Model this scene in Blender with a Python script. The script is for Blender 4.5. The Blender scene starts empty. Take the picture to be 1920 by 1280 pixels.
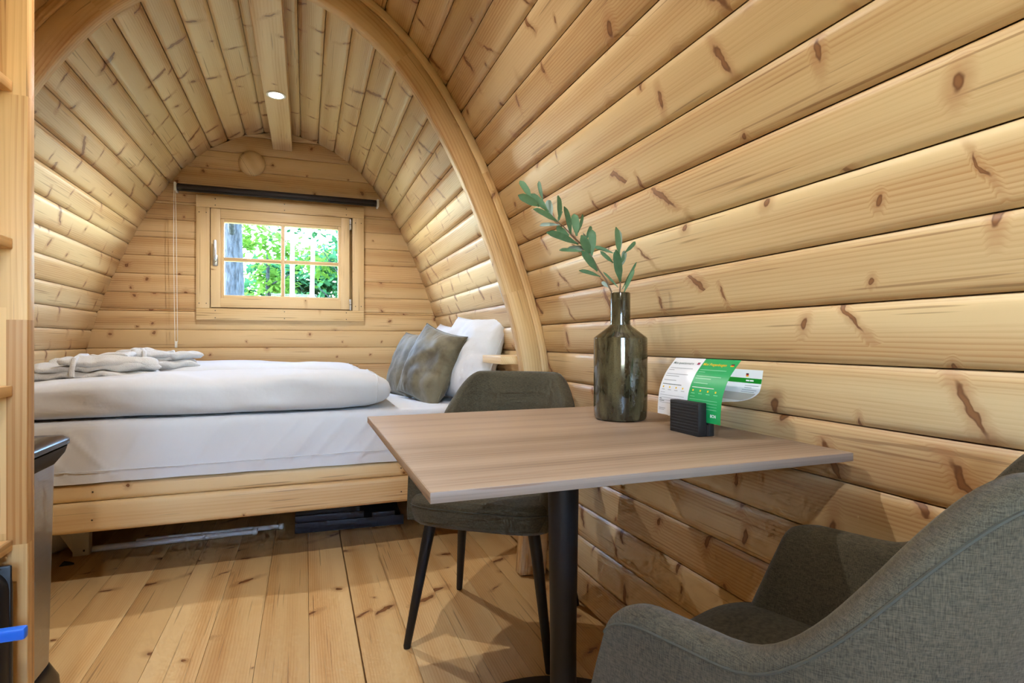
import bpy, bmesh, math, random
from mathutils import Vector, Matrix, noise as mnoise
scene = bpy.context.scene
COL = scene.collection
PI = math.pi

# ------------------------------------------------------------------ camera
PSI = math.atan(387 / 1048)
cam_data = bpy.data.cameras.new('camera')
cam_data.sensor_width = 36.0
cam_data.lens = 36.0 * 1048 / 1920
cam_data.clip_start = 0.02
cam_data.clip_end = 300
cam = bpy.data.objects.new('camera', cam_data)
cam.location = (0, 0, 0.95)
cam.rotation_euler = (PI / 2, 0, -PSI)
COL.objects.link(cam)
scene.camera = cam

# ------------------------------------------------------------------ world, sun, exposure
world = bpy.data.worlds.new('world')
scene.world = world
world.use_nodes = True
wn = world.node_tree.nodes
wl = world.node_tree.links
wn.clear()
sky = wn.new('ShaderNodeTexSky')
sky.sky_type = 'NISHITA'
sky.sun_disc = False
sky.sun_elevation = math.radians(48)
sky.sun_rotation = math.radians(-93)
sky.air_density = 1.0
sky.dust_density = 0.3
sky.ozone_density = 2.5
bg = wn.new('ShaderNodeBackground')
bg.inputs['Strength'].default_value = 8.5
wo = wn.new('ShaderNodeOutputWorld')
wl.new(sky.outputs[0], bg.inputs[0])
wl.new(bg.outputs[0], wo.inputs[0])

sun_data = bpy.data.lights.new('sun', 'SUN')
sun_data.energy = 14.0
sun_data.angle = 0.012
sun_data.color = (1.0, 0.96, 0.88)
sun = bpy.data.objects.new('sun', sun_data)
sun.rotation_euler = Vector((-1.0, -0.06, 1.15)).to_track_quat('Z', 'Y').to_euler()
sun.location = (-8, 0, 12)
COL.objects.link(sun)

scene.view_settings.view_transform = 'Standard'
scene.view_settings.look = 'None'
scene.view_settings.exposure = -0.1
scene.view_settings.gamma = 1.0
scene.view_settings.use_curve_mapping = False
scene.cycles.max_bounces = 5
scene.cycles.diffuse_bounces = 3
scene.cycles.glossy_bounces = 2
scene.cycles.transparent_max_bounces = 8
scene.cycles.caustics_reflective = False
scene.cycles.caustics_refractive = False
scene.cycles.use_adaptive_sampling = True
scene.cycles.adaptive_threshold = 0.09
scene.cycles.adaptive_min_samples = 12
SPOT_W = 52.0

# ------------------------------------------------------------------ small library
def srgb(r, g, b):
    f = lambda c: ((c / 255) / 12.92) if c / 255 <= 0.04045 else (((c / 255) + 0.055) / 1.055) ** 2.4
    return (f(r), f(g), f(b), 1.0)

def link(o, parent=None):
    COL.objects.link(o)
    if parent is not None:
        o.parent = parent
    return o

def tag(o, label=None, cat=None, group=None, kind=None):
    if label: o['label'] = label
    if cat: o['category'] = cat
    if group: o['group'] = group
    if kind: o['kind'] = kind
    return o

def empty(name, loc=(0, 0, 0), rz=0.0):
    o = bpy.data.objects.new(name, None)
    o.empty_display_size = 0.05
    o.location = loc
    o.rotation_euler = (0, 0, rz)
    return link(o)

def mesh(name, verts, faces, mat=None, parent=None, smooth=False, uvs=None):
    me = bpy.data.meshes.new(name)
    me.from_pydata([tuple(v) for v in verts], [], faces)
    if smooth:
        me.polygons.foreach_set('use_smooth', [True] * len(me.polygons))
    if uvs is not None:
        lay = me.uv_layers.new(name='uv')
        for p in me.polygons:
            for li in p.loop_indices:
                lay.data[li].uv = uvs[me.loops[li].vertex_index]
    me.update()
    if mat: me.materials.append(mat)
    return link(bpy.data.objects.new(name, me), parent)

def bm_obj(name, bm, mat=None, parent=None, smooth=False, autos=None):
    bmesh.ops.recalc_face_normals(bm, faces=bm.faces[:])
    me = bpy.data.meshes.new(name)
    bm.to_mesh(me)
    bm.free()
    if smooth:
        me.polygons.foreach_set('use_smooth', [True] * len(me.polygons))
        if autos:
            me.set_sharp_from_angle(angle=math.radians(autos))
    if mat: me.materials.append(mat)
    return link(bpy.data.objects.new(name, me), parent)

def box_bm(x0, x1, y0, y1, z0, z1, bev=0.0, seg=2):
    bm = bmesh.new()
    bmesh.ops.create_cube(bm, size=1.0)
    for v in bm.verts:
        v.co = Vector((x0 + (v.co.x + .5) * (x1 - x0), y0 + (v.co.y + .5) * (y1 - y0), z0 + (v.co.z + .5) * (z1 - z0)))
    if bev > 0:
        bmesh.ops.bevel(bm, geom=bm.edges[:], offset=bev, segments=seg, profile=0.5, affect='EDGES')
    return bm

def box(name, x0, x1, y0, y1, z0, z1, mat, parent=None, bev=0.002, seg=2):
    """box centred on its own origin so that object coordinates and transforms stay local"""
    cx, cy, cz = (x0 + x1) / 2, (y0 + y1) / 2, (z0 + z1) / 2
    o = bm_obj(name, box_bm(x0 - cx, x1 - cx, y0 - cy, y1 - cy, z0 - cz, z1 - cz, bev, seg), mat, parent, smooth=bev > 0, autos=40)
    o.location = (cx, cy, cz)
    return o

def lathe(name, prof, mat, parent=None, n=32, autos=40, loc=(0, 0, 0)):
    vs, fs = [], []
    for r, z in prof:
        for k in range(n):
            a = 2 * PI * k / n
            vs.append((r * math.cos(a), r * math.sin(a), z))
    for i in range(len(prof) - 1):
        for k in range(n):
            k2 = (k + 1) % n
            fs.append((i * n + k, i * n + k2, (i + 1) * n + k2, (i + 1) * n + k))
    if prof[0][0] > 1e-6: fs.append(tuple(range(n))[::-1])
    if prof[-1][0] > 1e-6: fs.append(tuple((len(prof) - 1) * n + k for k in range(n)))
    o = mesh(name, vs, fs, mat, parent, smooth=True)
    o.data.set_sharp_from_angle(angle=math.radians(autos))
    o.location = loc
    return o

def tube_geo(path, radii, n=8, cap=True):
    path = [Vector(p) for p in path]
    if not isinstance(radii, (list, tuple)): radii = [radii] * len(path)
    vs, fs = [], []
    up = None
    for i, p in enumerate(path):
        t = (path[min(i + 1, len(path) - 1)] - path[max(i - 1, 0)]).normalized()
        if up is None:
            up = Vector((0, 0, 1)) if abs(t.z) < 0.9 else Vector((1, 0, 0))
        s = t.cross(up).normalized()
        up = s.cross(t).normalized()
        for k in range(n):
            a = 2 * PI * k / n
            vs.append(p + (s * math.cos(a) + up * math.sin(a)) * radii[i])
    for i in range(len(path) - 1):
        for k in range(n):
            k2 = (k + 1) % n
            fs.append((i * n + k, i * n + k2, (i + 1) * n + k2, (i + 1) * n + k))
    if cap:
        fs.append(tuple(range(n))[::-1])
        fs.append(tuple((len(path) - 1) * n + k for k in range(n)))
    return vs, fs

def tube(name, path, radii, mat, parent=None, n=10):
    vs, fs = tube_geo(path, radii, n)
    o = mesh(name, vs, fs, mat, parent, smooth=True)
    o.data.set_sharp_from_angle(angle=math.radians(50))
    return o

def copy_tree(o, parent=None):
    c = o.copy()
    COL.objects.link(c)
    c.parent = parent
    for ch in list(o.children):
        copy_tree(ch, c)
    return c

def sstep(a, b, x):
    t = max(0.0, min(1.0, (x - a) / (b - a)))
    return t * t * (3 - 2 * t)

# ------------------------------------------------------------------ materials
class NT:
    def __init__(self, name):
        self.mat = bpy.data.materials.new(name)
        self.mat.use_nodes = True
        self.t = self.mat.node_tree
        self.t.nodes.clear()
        self.out = self.n('ShaderNodeOutputMaterial')
        self.b = self.n('ShaderNodeBsdfPrincipled')
        self.l(self.b.outputs[0], self.out.inputs[0])
    def n(self, typ, **kw):
        nd = self.t.nodes.new(typ)
        for k, v in kw.items(): setattr(nd, k, v)
        return nd
    def l(self, a, b): self.t.links.new(a, b)
    def put(self, sock, v):
        if isinstance(v, bpy.types.NodeSocket): self.l(v, sock)
        else: sock.default_value = v
    def m(self, op, a, b=None, c=None, clamp=False):
        nd = self.n('ShaderNodeMath', operation=op, use_clamp=clamp)
        self.put(nd.inputs[0], a)
        if b is not None: self.put(nd.inputs[1], b)
        if c is not None: self.put(nd.inputs[2], c)
        return nd.outputs[0]
    def comb(self, x, y, z=0.0):
        nd = self.n('ShaderNodeCombineXYZ')
        for i, v in enumerate((x, y, z)): self.put(nd.inputs[i], v)
        return nd.outputs[0]
    def sep(self, v):
        nd = self.n('ShaderNodeSeparateXYZ')
        self.l(v, nd.inputs[0])
        return nd.outputs[0], nd.outputs[1], nd.outputs[2]
    def noise(self, vec, scale=1.0, detail=2.0, rough=0.5, col=False):
        nd = self.n('ShaderNodeTexNoise')
        if vec is not None: self.l(vec, nd.inputs['Vector'])
        nd.inputs['Scale'].default_value = scale
        nd.inputs['Detail'].default_value = detail
        nd.inputs['Roughness'].default_value = rough
        return nd.outputs['Color' if col else 'Fac']
    def rng(self, v, a, b, c=0.0, d=1.0, smooth=True):
        nd = self.n('ShaderNodeMapRange', interpolation_type='SMOOTHSTEP' if smooth else 'LINEAR')
        self.put(nd.inputs[0], v)
        for i, x in enumerate((a, b, c, d)): nd.inputs[i + 1].default_value = x
        return nd.outputs[0]
    def mix(self, fac, a, b, blend='MIX'):
        nd = self.n('ShaderNodeMix', data_type='RGBA', blend_type=blend)
        self.put(nd.inputs[0], fac)
        self.put(nd.inputs[6], a)
        self.put(nd.inputs[7], b)
        return nd.outputs[2]
    def coord(self, which='Object'):
        return self.n('ShaderNodeTexCoord').outputs[which]
    def bump(self, h, strength=0.2, dist=0.002):
        nd = self.n('ShaderNodeBump')
        nd.inputs['Strength'].default_value = strength
        nd.inputs['Distance'].default_value = dist
        self.l(h, nd.inputs['Height'])
        self.l(nd.outputs[0], self.b.inputs['Normal'])
    def set(self, **kw):
        names = dict(color='Base Color', rough='Roughness', metal='Metallic', spec='Specular IOR Level', coat='Coat Weight',
                     coatr='Coat Roughness', sheen='Sheen Weight', trans='Transmission Weight', ecol='Emission Color', estr='Emission Strength', sub='Subsurface Weight')
        for k, v in kw.items(): self.put(self.b.inputs[names[k]], v)
        return self

def plain(name, col, rough=0.5, metal=0.0, spec=0.5, coat=0.0, vary=0.06, vscale=30.0):
    t = NT(name)
    n = t.noise(t.coord(), vscale, 3.0)
    dark = tuple(c * (1 - vary * 2) for c in col[:3]) + (1,)
    lite = tuple(min(1, c * (1 + vary)) for c in col[:3]) + (1,)
    t.set(color=t.mix(n, dark, lite), rough=rough, metal=metal, spec=spec, coat=coat)
    return t.mat

def wood(name, light, mid, axis='X', coord='Object', ring=70.0, knots=(3.2, 9.5, 0.55), knotcol=(0.10, 0.035, 0.012, 1), halo=(0.40, 0.19, 0.08, 1),
         rough=0.42, tone=0.18, warp=0.03, ringmix=0.44, streak=0.5, bump=0.10, ksize=1.0, elong=4.0, spec=0.4, use_rand=True, warpw=6.0, staves=None):
    t = NT(name)
    x, y, z = t.sep(t.coord(coord))
    L, W, T = {'X': (x, y, z), 'Y': (y, x, z), 'Z': (z, x, y)}[axis]
    if use_rand:
        rnd = t.n('ShaderNodeObjectInfo').outputs['Random']
    else:
        rnd = 0.37
    if staves:            # glued-up panel: flush staves with their own tone and offset
        sw, sl = staves
        col = t.m('FLOOR', t.m('DIVIDE', W, sw))
        wn1 = t.n('ShaderNodeTexWhiteNoise', noise_dimensions='1D')
        t.l(col, wn1.inputs['W'])
        off = t.m('ADD', t.m('DIVIDE', L, sl), t.m('MULTIPLY', wn1.outputs['Value'], 5.0))
        row = t.m('FLOOR', off)
        wn2 = t.n('ShaderNodeTexWhiteNoise', noise_dimensions='2D')
        t.l(t.comb(col, row), wn2.inputs['Vector'])
        rnd = wn2.outputs['Value']
    r31 = t.m('MULTIPLY', rnd, 31.0)
    Lo = t.m('ADD', L, t.m('MULTIPLY', rnd, 53.0))
    Wt = t.m('ADD', W, t.m('MULTIPLY', T, 0.6))
    nlow = t.noise(t.comb(t.m('MULTIPLY', Lo, 0.9), t.m('MULTIPLY', Wt, warpw), r31), 1.0, 0.0)
    nmid = t.noise(t.comb(t.m('MULTIPLY', Lo, 5.0), t.m('MULTIPLY', Wt, 30.0), r31), 1.0, 0.0)
    v = t.m('ADD', Wt, t.m('MULTIPLY', t.m('SUBTRACT', nlow, 0.5), warp))
    v = t.m('ADD', v, t.m('MULTIPLY', t.m('SUBTRACT', nmid, 0.5), 0.006))
    knot = hal = None
    if knots:
        kx, ky, pres = knots
        Lk = t.m('MULTIPLY', Lo, kx)
        Wk = t.m('MULTIPLY', t.m('ADD', Wt, t.m('MULTIPLY', rnd, 7.0)), ky)
        vo = t.n('ShaderNodeTexVoronoi', voronoi_dimensions='2D')
        vo.inputs['Scale'].default_value = 1.0
        vo.inputs['Randomness'].default_value = 0.9
        t.l(t.comb(Lk, Wk), vo.inputs['Vector'])
        px, py, _ = t.sep(vo.outputs['Position'])
        cr, cg, cb = t.sep(vo.outputs['Color'])
        wob = t.noise(t.comb(t.m('MULTIPLY', Lo, 38), t.m('MULTIPLY', Wt, 38), r31), 1.0, 2.0)
        wob = t.m('MULTIPLY', t.m('SUBTRACT', wob, 0.5), 0.016 * ksize)
        dL = t.m('ADD', t.m('DIVIDE', t.m('SUBTRACT', Lk, px), kx), wob)
        dW = t.m('ADD', t.m('DIVIDE', t.m('SUBTRACT', Wk, py), ky), wob)
        ang = t.m('MULTIPLY', t.m('SUBTRACT', cr, 0.5), 1.7)
        ca, sa = t.m('COSINE', ang), t.m('SINE', ang)
        p = t.m('ADD', t.m('MULTIPLY', dL, ca), t.m('MULTIPLY', dW, sa))
        q = t.m('SUBTRACT', t.m('MULTIPLY', dW, ca), t.m('MULTIPLY', dL, sa))
        sA = t.m('MULTIPLY', t.m('MULTIPLY_ADD', cg, 0.0052, 0.0028), ksize)
        sB = t.m('MULTIPLY', sA, t.m('MULTIPLY_ADD', t.m('POWER', cr, 1.5), elong, 1.0))
        d = t.m('SQRT', t.m('ADD', t.m('POWER', t.m('ABSOLUTE', t.m('DIVIDE', p, sA)), 2.0), t.m('POWER', t.m('ABSOLUTE', t.m('DIVIDE', q, sB)), 2.0)))
        has = t.m('LESS_THAN', cb, pres)
        knot = t.m('MULTIPLY', t.rng(d, 1.2, 0.75), has)
        rim = t.m('MULTIPLY', t.rng(d, 0.35, 1.0), knot)
        hal = t.m('MULTIPLY', t.rng(d, 3.6, 0.9), has)
        v = t.m('ADD', v, t.m('MULTIPLY', t.m('MULTIPLY', hal, d), 0.006))
    vr = t.m('MULTIPLY', v, ring)
    fr = t.m('FRACT', vr)
    line = t.m('MULTIPLY', t.rng(fr, 0.35, 0.93), t.rng(fr, 1.0, 0.95))
    fiber = t.noise(t.comb(t.m('MULTIPLY', Lo, 5.0), t.m('MULTIPLY', Wt, 420.0), r31), 1.0, 1.0, 0.6)
    pat = t.noise(t.comb(t.m('MULTIPLY', Lo, 0.7), t.m('MULTIPLY', Wt, 16.0), r31), 1.0, 0.0)
    fac = t.m('ADD', t.m('MULTIPLY', line, t.rng(pat, 0.3, 0.7, 0.15 * ringmix, ringmix)), t.m('MULTIPLY', t.m('SUBTRACT', fiber, 0.4), 0.55))
    fac = t.m('ADD', fac, t.m('MULTIPLY', t.m('SUBTRACT', pat, 0.42), 1.5), clamp=True)
    c = t.mix(fac, light, mid)
    w1 = t.n('ShaderNodeTexWhiteNoise', noise_dimensions='1D')
    t.put(w1.inputs['W'], t.m('MULTIPLY', rnd, 917.0))
    lo = (1 - tone, 1 - tone * 1.25, 1 - tone * 1.6, 1)
    c = t.mix(1.0, c, t.mix(w1.outputs['Value'], lo, (1.0, 1.0, 1.0, 1)), 'MULTIPLY')
    if streak:
        sn = t.noise(t.comb(t.m('MULTIPLY', Lo, 3.5), t.m('MULTIPLY', Wt, 150.0), t.m('ADD', r31, 4.0)), 1.0, 0.0)
        c = t.mix(t.m('MULTIPLY', t.rng(sn, 0.73, 0.80), streak), c, (0.20, 0.085, 0.03, 1))
    if knots:
        c = t.mix(t.m('MULTIPLY', hal, 0.50), c, halo)
        kc = t.mix(rim, (halo[0] * .62, halo[1] * .55, halo[2] * .5, 1), knotcol)
        c = t.mix(t.m('MULTIPLY', knot, 0.92), c, kc)
    t.set(color=c, rough=t.m('MULTIPLY_ADD', fiber, 0.18, rough - 0.08), spec=spec)
    if bump:
        pass
    return t.mat

PL, PM = srgb(232, 203, 156), srgb(205, 160, 104)
M = {}
M['plank'] = wood('pine_wall', srgb(223, 195, 149), srgb(189, 146, 97), ring=120, knots=(4.0, 9.5, 0.85), ksize=1.15, elong=8.0, knotcol=(0.13, 0.05, 0.02, 1))
M['back'] = wood('pine_back_wall', srgb(224, 192, 146), srgb(194, 149, 100), ring=80, knots=(4.2, 9.0, 0.72), elong=0.7, ksize=1.3)
M['floor'] = wood('pine_floor', srgb(240, 205, 148), srgb(214, 163, 102), ring=120, knots=(2.6, 8.0, 0.66), rough=0.34, ksize=1.3, halo=(0.36, 0.15, 0.05, 1))
M['arch'] = wood('pine_arch', srgb(226, 194, 146), srgb(194, 150, 98), coord='UV', ring=75, knots=(1.5, 9.0, 0.3), warp=0.10, tone=0.1)
M['beam'] = wood('pine_beam', srgb(224, 196, 153), srgb(198, 157, 108), axis='Y', ring=75, knots=(2.0, 9.0, 0.4), tone=0.05)
M['trimx'] = wood('pine_trim_across', srgb(228, 200, 156), srgb(202, 165, 116), axis='X', ring=110, knots=(2.0, 12, 0.2), ksize=0.7, tone=0.08)
M['trimz'] = wood('pine_trim_upright', srgb(228, 200, 156), srgb(202, 165, 116), axis='Z', ring=110, knots=(2.0, 12, 0.15), ksize=0.7, tone=0.08)
M['trimy'] = wood('pine_trim_depth', srgb(236, 206, 160), srgb(212, 172, 118), axis='Y', ring=110, knots=None, tone=0.08)
M['bedboard'] = wood('pine_bed_board', srgb(233, 204, 156), srgb(208, 163, 108), axis='X', ring=80, knots=(2.2, 8, 0.5), elong=1.0, tone=0.1)
M['panel'] = wood('pine_glued_panel', srgb(226, 186, 128), srgb(190, 137, 78), axis='Z', ring=95, knots=None, tone=0.22, staves=(0.042, 0.42), ringmix=0.8)
M['shelf'] = wood('pine_shelf', srgb(222, 182, 126), srgb(190, 140, 82), axis='Y', ring=95, knots=None, tone=0.15)
M['table'] = wood('oak_decor', srgb(170, 146, 122), srgb(122, 99, 79), axis='X', ring=60, knots=(1.3, 5.0, 0.25), knotcol=srgb(112, 84, 58), halo=srgb(150, 120, 90), tone=0.0,
                  ringmix=0.25, streak=0.35, rough=0.5, warp=0.05, bump=0.05, spec=0.35)
M['tabedge'] = wood('oak_edge', srgb(150, 132, 118), srgb(104, 90, 80), axis='X', ring=60, knots=None, tone=0.0, rough=0.5, spec=0.3)
M['tabedgey'] = wood('oak_edge_side', srgb(178, 150, 120), srgb(128, 102, 80), axis='Y', ring=60, knots=None, tone=0.0, rough=0.5, spec=0.3)

def fabric(name, c0, c1, scale=1000.0, rough=0.9, sheen=0.12, axis3=True):
    t = NT(name)
    v = t.coord('Object')
    x, y, z = t.sep(v)
    a = t.noise(t.comb(t.m('MULTIPLY', x, scale * .12), t.m('MULTIPLY', y, scale * .12), t.m('MULTIPLY', z, scale)), 1.0, 2.0)
    b = t.noise(t.comb(t.m('MULTIPLY', x, scale), t.m('MULTIPLY', y, scale), t.m('MULTIPLY', z, scale * .10)), 1.0, 2.0)
    w = t.m('MULTIPLY', t.m('ADD', a, b), 0.5)
    big = t.noise(v, 9.0, 3.0)
    f = t.m('ADD', t.rng(w, 0.22, 0.78), t.m('MULTIPLY', t.m('SUBTRACT', big, 0.5), 0.45), clamp=True)
    t.set(color=t.mix(f, c0, c1), rough=rough, sheen=sheen, spec=0.2)
    t.bump(w, 0.3, 0.0008)
    return t.mat

M['chair'] = fabric('grey_green_weave', srgb(46, 43, 33), srgb(98, 91, 73))
M['piping'] = plain('grey_green_piping', srgb(72, 71, 60), 0.9)
M['black'] = plain('black_powder_coat', srgb(26, 26, 27), 0.45, spec=0.4)
M['blackmatte'] = plain('black_plastic', srgb(24, 25, 27), 0.6)
M['caseblack'] = plain('black_soft_plastic', srgb(18, 19, 22), 0.42)
M['binlid'] = plain('black_gloss_plastic', srgb(26, 28, 33), 0.22, spec=0.6)
M['traydark'] = plain('dark_grey_plastic', srgb(58, 62, 72), 0.5)
M['white'] = plain('white_plastic', srgb(232, 230, 226), 0.4, vary=0.02)
M['bluep'] = plain('bright_blue_plastic', srgb(20, 110, 235), 0.35, vary=0.03)
M['grey'] = plain('grey_mark', srgb(70, 70, 74), 0.6)
M['alu'] = plain('brushed_aluminium', srgb(196, 198, 204), 0.32, metal=0.9)
M['screw'] = plain('screw_steel', srgb(90, 84, 76), 0.4, metal=0.8)
M['blind'] = plain('anthracite_blind', srgb(48, 44, 50), 0.55)

def steel():
    t = NT('brushed_steel')
    x, y, z = t.sep(t.coord())
    n = t.noise(t.comb(t.m('MULTIPLY', x, 6), t.m('MULTIPLY', y, 6), t.m('MULTIPLY', z, 900)), 1.0, 2.0)
    t.set(color=t.mix(n, srgb(158, 158, 160), srgb(190, 190, 192)), metal=1.0, rough=t.m('MULTIPLY_ADD', n, 0.15, 0.3))
    return t.mat
M['steel'] = steel()

def linen(name, col, scale=14.0, strength=0.25, wrinkle=True):
    t = NT(name)
    v = t.coord()
    a = t.noise(v, scale, 4.0, 0.55)
    w = t.noise(v, 900.0, 1.0)
    t.set(color=t.mix(a, tuple(c * .95 for c in col[:3]) + (1,), col), rough=0.85, sheen=0.15, spec=0.2)
    t.bump(t.m('ADD', t.m('MULTIPLY', a, 1.0), t.m('MULTIPLY', w, 0.05)), strength, 0.02)
    return t.mat
M['sheet'] = linen('white_cotton_sheet', srgb(224, 228, 236), 5.0, 0.15)
M['duvet'] = linen('white_cotton_duvet', srgb(216, 218, 224), 7.0, 0.3)
M['pillow'] = linen('white_cotton_pillow', srgb(216, 218, 226), 9.0, 0.45)

def terry():
    t = NT('white_terry')
    v = t.coord()
    a = t.noise(v, 260.0, 2.0)
    b = t.noise(v, 18.0, 3.0)
    t.set(color=t.mix(b, srgb(206, 205, 204), srgb(222, 222, 222)), rough=0.95, sheen=0.4, spec=0.1)
    t.bump(t.m('ADD', a, b), 0.6, 0.006)
    return t.mat
M['terry'] = terry()

def velvet():
    t = NT('olive_grey_velvet')
    v = t.coord()
    a = t.noise(v, 7.0, 4.0, 0.6)
    b = t.noise(v, 500.0, 1.0)
    t.set(color=t.mix(t.rng(a, 0.35, 0.68), srgb(84, 77, 60), srgb(122, 113, 91)), rough=0.6, sheen=0.4, spec=0.3)
    t.b.inputs['Sheen Roughness'].default_value = 0.35
    t.bump(t.m('ADD', a, t.m('MULTIPLY', b, 0.1)), 0.35, 0.02)
    return t.mat
M['velvet'] = velvet()

def glaze():
    t = NT('olive_reactive_glaze')
    v = t.coord()
    x, y, z = t.sep(v)
    a = t.noise(t.comb(t.m('MULTIPLY', x, 30), t.m('MULTIPLY', y, 30), t.m('MULTIPLY', z, 9)), 1.0, 4.0, 0.6)
    s = t.noise(v, 420.0, 2.0)
    c = t.mix(t.rng(a, 0.36, 0.66), srgb(40, 38, 27), srgb(80, 74, 52))
    c = t.mix(t.m('MULTIPLY', t.rng(s, 0.56, 0.70), 0.55), c, srgb(30, 28, 20))
    t.set(color=c, rough=0.10, spec=0.6, coat=0.5, coatr=0.03)
    t.bump(a, 0.05, 0.004)
    return t.mat
M['glaze'] = glaze()

def leafmat(name, c0, c1, c2):
    t = NT(name)
    r = t.n('ShaderNodeObjectInfo').outputs['Random']
    n = t.noise(t.coord(), 60.0, 3.0)
    c = t.mix(r, c0, c1)
    t.set(color=t.mix(t.m('MULTIPLY', n, 0.5), c, c2), rough=0.55, spec=0.4)
    return t.mat
M['leaf'] = leafmat('artificial_leaf_green', srgb(44, 88, 54), srgb(80, 120, 84), srgb(118, 146, 120))
M['leafgrey'] = leafmat('artificial_leaf_pale', srgb(120, 142, 132), srgb(150, 165, 160), srgb(130, 150, 140))
M['stem'] = plain('brown_stem', srgb(122, 100, 84), 0.8)

def thin_glass():
    t = NT('window_glass')
    tr = t.n('ShaderNodeBsdfTransparent')
    tr.inputs[0].default_value = (0.96, 0.98, 0.97, 1)
    gl = t.n('ShaderNodeBsdfGlossy')
    gl.inputs['Roughness'].default_value = 0.0
    mx = t.n('ShaderNodeMixShader')
    mx.inputs[0].default_value = 0.012
    t.l(tr.outputs[0], mx.inputs[1])
    t.l(gl.outputs[0], mx.inputs[2])
    t.l(mx.outputs[0], t.out.inputs[0])
    return t.mat
M['glass'] = thin_glass()

def emit(name, col, s):
    t = NT(name)
    e = t.n('ShaderNodeEmission')
    e.inputs[0].default_value = col
    e.inputs[1].default_value = s
    t.l(e.outputs[0], t.out.inputs[0])
    t.mat.cycles.emission_sampling = 'NONE'
    return t.mat
M['lampglow'] = emit('lit_led', (1.0, 0.93, 0.82, 1), 60.0)

# ------------------------------------------------------------------ pod shell
CX = -0.143            # axis of the pod
YB, YF = 3.98, -1.15   # back wall, front wall
HALF = [(0.0, 1.065), (0.2, 1.085), (0.4, 1.097), (0.6, 1.103), (0.811, 1.098), (0.908, 1.080), (1.02, 1.051), (1.125, 1.019), (1.23, 0.984), (1.342, 0.944), (1.44, 0.906),
        (1.581, 0.846), (1.66, 0.808), (1.732, 0.770), (1.825, 0.718), (1.90, 0.672), (1.97, 0.624), (2.04, 0.570), (2.11, 0.505), (2.18, 0.425), (2.24, 0.338), (2.29, 0.235), (2.32, 0.130), (2.33, 0.0)]
def smooth_profile():
    pts = [Vector((h, z)) for z, h in HALF]
    for _ in range(3):
        q = [pts[0]]
        for i in range(1, len(pts) - 1):
            q.append(pts[i] * .5 + (pts[i - 1] + pts[i + 1]) * .25)
        q.append(pts[-1])
        pts = q
    out = [pts[0]]
    for a, b in zip(pts, pts[1:]):
        for k in range(1, 9): out.append(a.lerp(b, k / 8))
    return out
PROF = smooth_profile()
ARC = [0.0]
for a, b in zip(PROF, PROF[1:]): ARC.append(ARC[-1] + (b - a).length)
def at_arc(s):
    if s <= 0: return PROF[0] + (PROF[0] - PROF[1]).normalized() * (-s)
    for i in range(1, len(ARC)):
        if s <= ARC[i]:
            f = (s - ARC[i - 1]) / (ARC[i] - ARC[i - 1])
            return PROF[i - 1].lerp(PROF[i], f)
    return PROF[-1].copy()
def arc_of_z(z):
    for i in range(1, len(PROF)):
        if PROF[i].y >= z:
            f = (z - PROF[i - 1].y) / (PROF[i].y - PROF[i - 1].y)
            return ARC[i - 1] + f * (ARC[i] - ARC[i - 1])
    return ARC[-1]
def half_at(z):
    return at_arc(arc_of_z(z)).x

def plank_mesh(name, length, w, t=0.028, edge=0.0115, depth=0.0085):
    h = w / 2
    sec = [(-h + .0005, -t), (h - .0005, -t), (h - .0005, -depth), (h - edge * .55, -depth * .42), (h - edge * 1.15, -depth * .1), (h - edge * 2.0, 0.0),
           (-h + edge * 2.0, 0.0), (-h + edge * 1.15, -depth * .1), (-h + edge * .55, -depth * .42), (-h + .0005, -depth)]
    n = len(sec)
    vs = [(-length / 2, y, z) for y, z in sec] + [(length / 2, y, z) for y, z in sec]
    fs = [(i, (i + 1) % n, n + (i + 1) % n, n + i) for i in range(n)] + [tuple(range(n))[::-1], tuple(range(n, 2 * n))]
    me = bpy.data.meshes.new(name)
    me.from_pydata(vs, [], fs)
    me.polygons.foreach_set('use_smooth', [True] * len(me.polygons))
    me.set_sharp_from_angle(angle=math.radians(40))
    return me

LEN = YB - YF
S0 = arc_of_z(0.906)
NUP = round((ARC[-1] - S0) / 0.1125)
PITCH = (ARC[-1] - S0) / NUP
def skin(name, s_from, s_to, side, off=0.033):
    n = 40
    vs, fs = [], []
    for i in range(n + 1):
        s = s_from + (s_to - s_from) * i / n
        p = at_arc(s); tg = (at_arc(min(s + .01, ARC[-1])) - at_arc(max(s - .01, -.2))).normalized()
        nr = Vector((tg.y, -tg.x))
        for o in (off, off + 0.03):
            q = p + nr * o
            for y in (YF, YB + 0.10):
                vs.append((CX + side * q.x, y, q.y))
    for i in range(n):
        a, b = i * 4, i * 4 + 4
        fs += [(a, a + 1, b + 1, b), (a + 2, b + 2, b + 3, a + 3), (a, b, b + 2, a + 2), (a + 1, a + 3, b + 3, b + 1)]
    fs += [(0, 2, 3, 1), (n * 4, n * 4 + 1, n * 4 + 3, n * 4 + 2)]
    return mesh(name, vs, fs, M['plank'])
s_bot, s_split = arc_of_z(0.0) - 0.03, S0 + PITCH * 8
wall_r = tag(skin('wall_right', s_bot, s_split, 1), kind='structure')
wall_l = tag(skin('wall_left', s_bot, s_split, -1), kind='structure')
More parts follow.
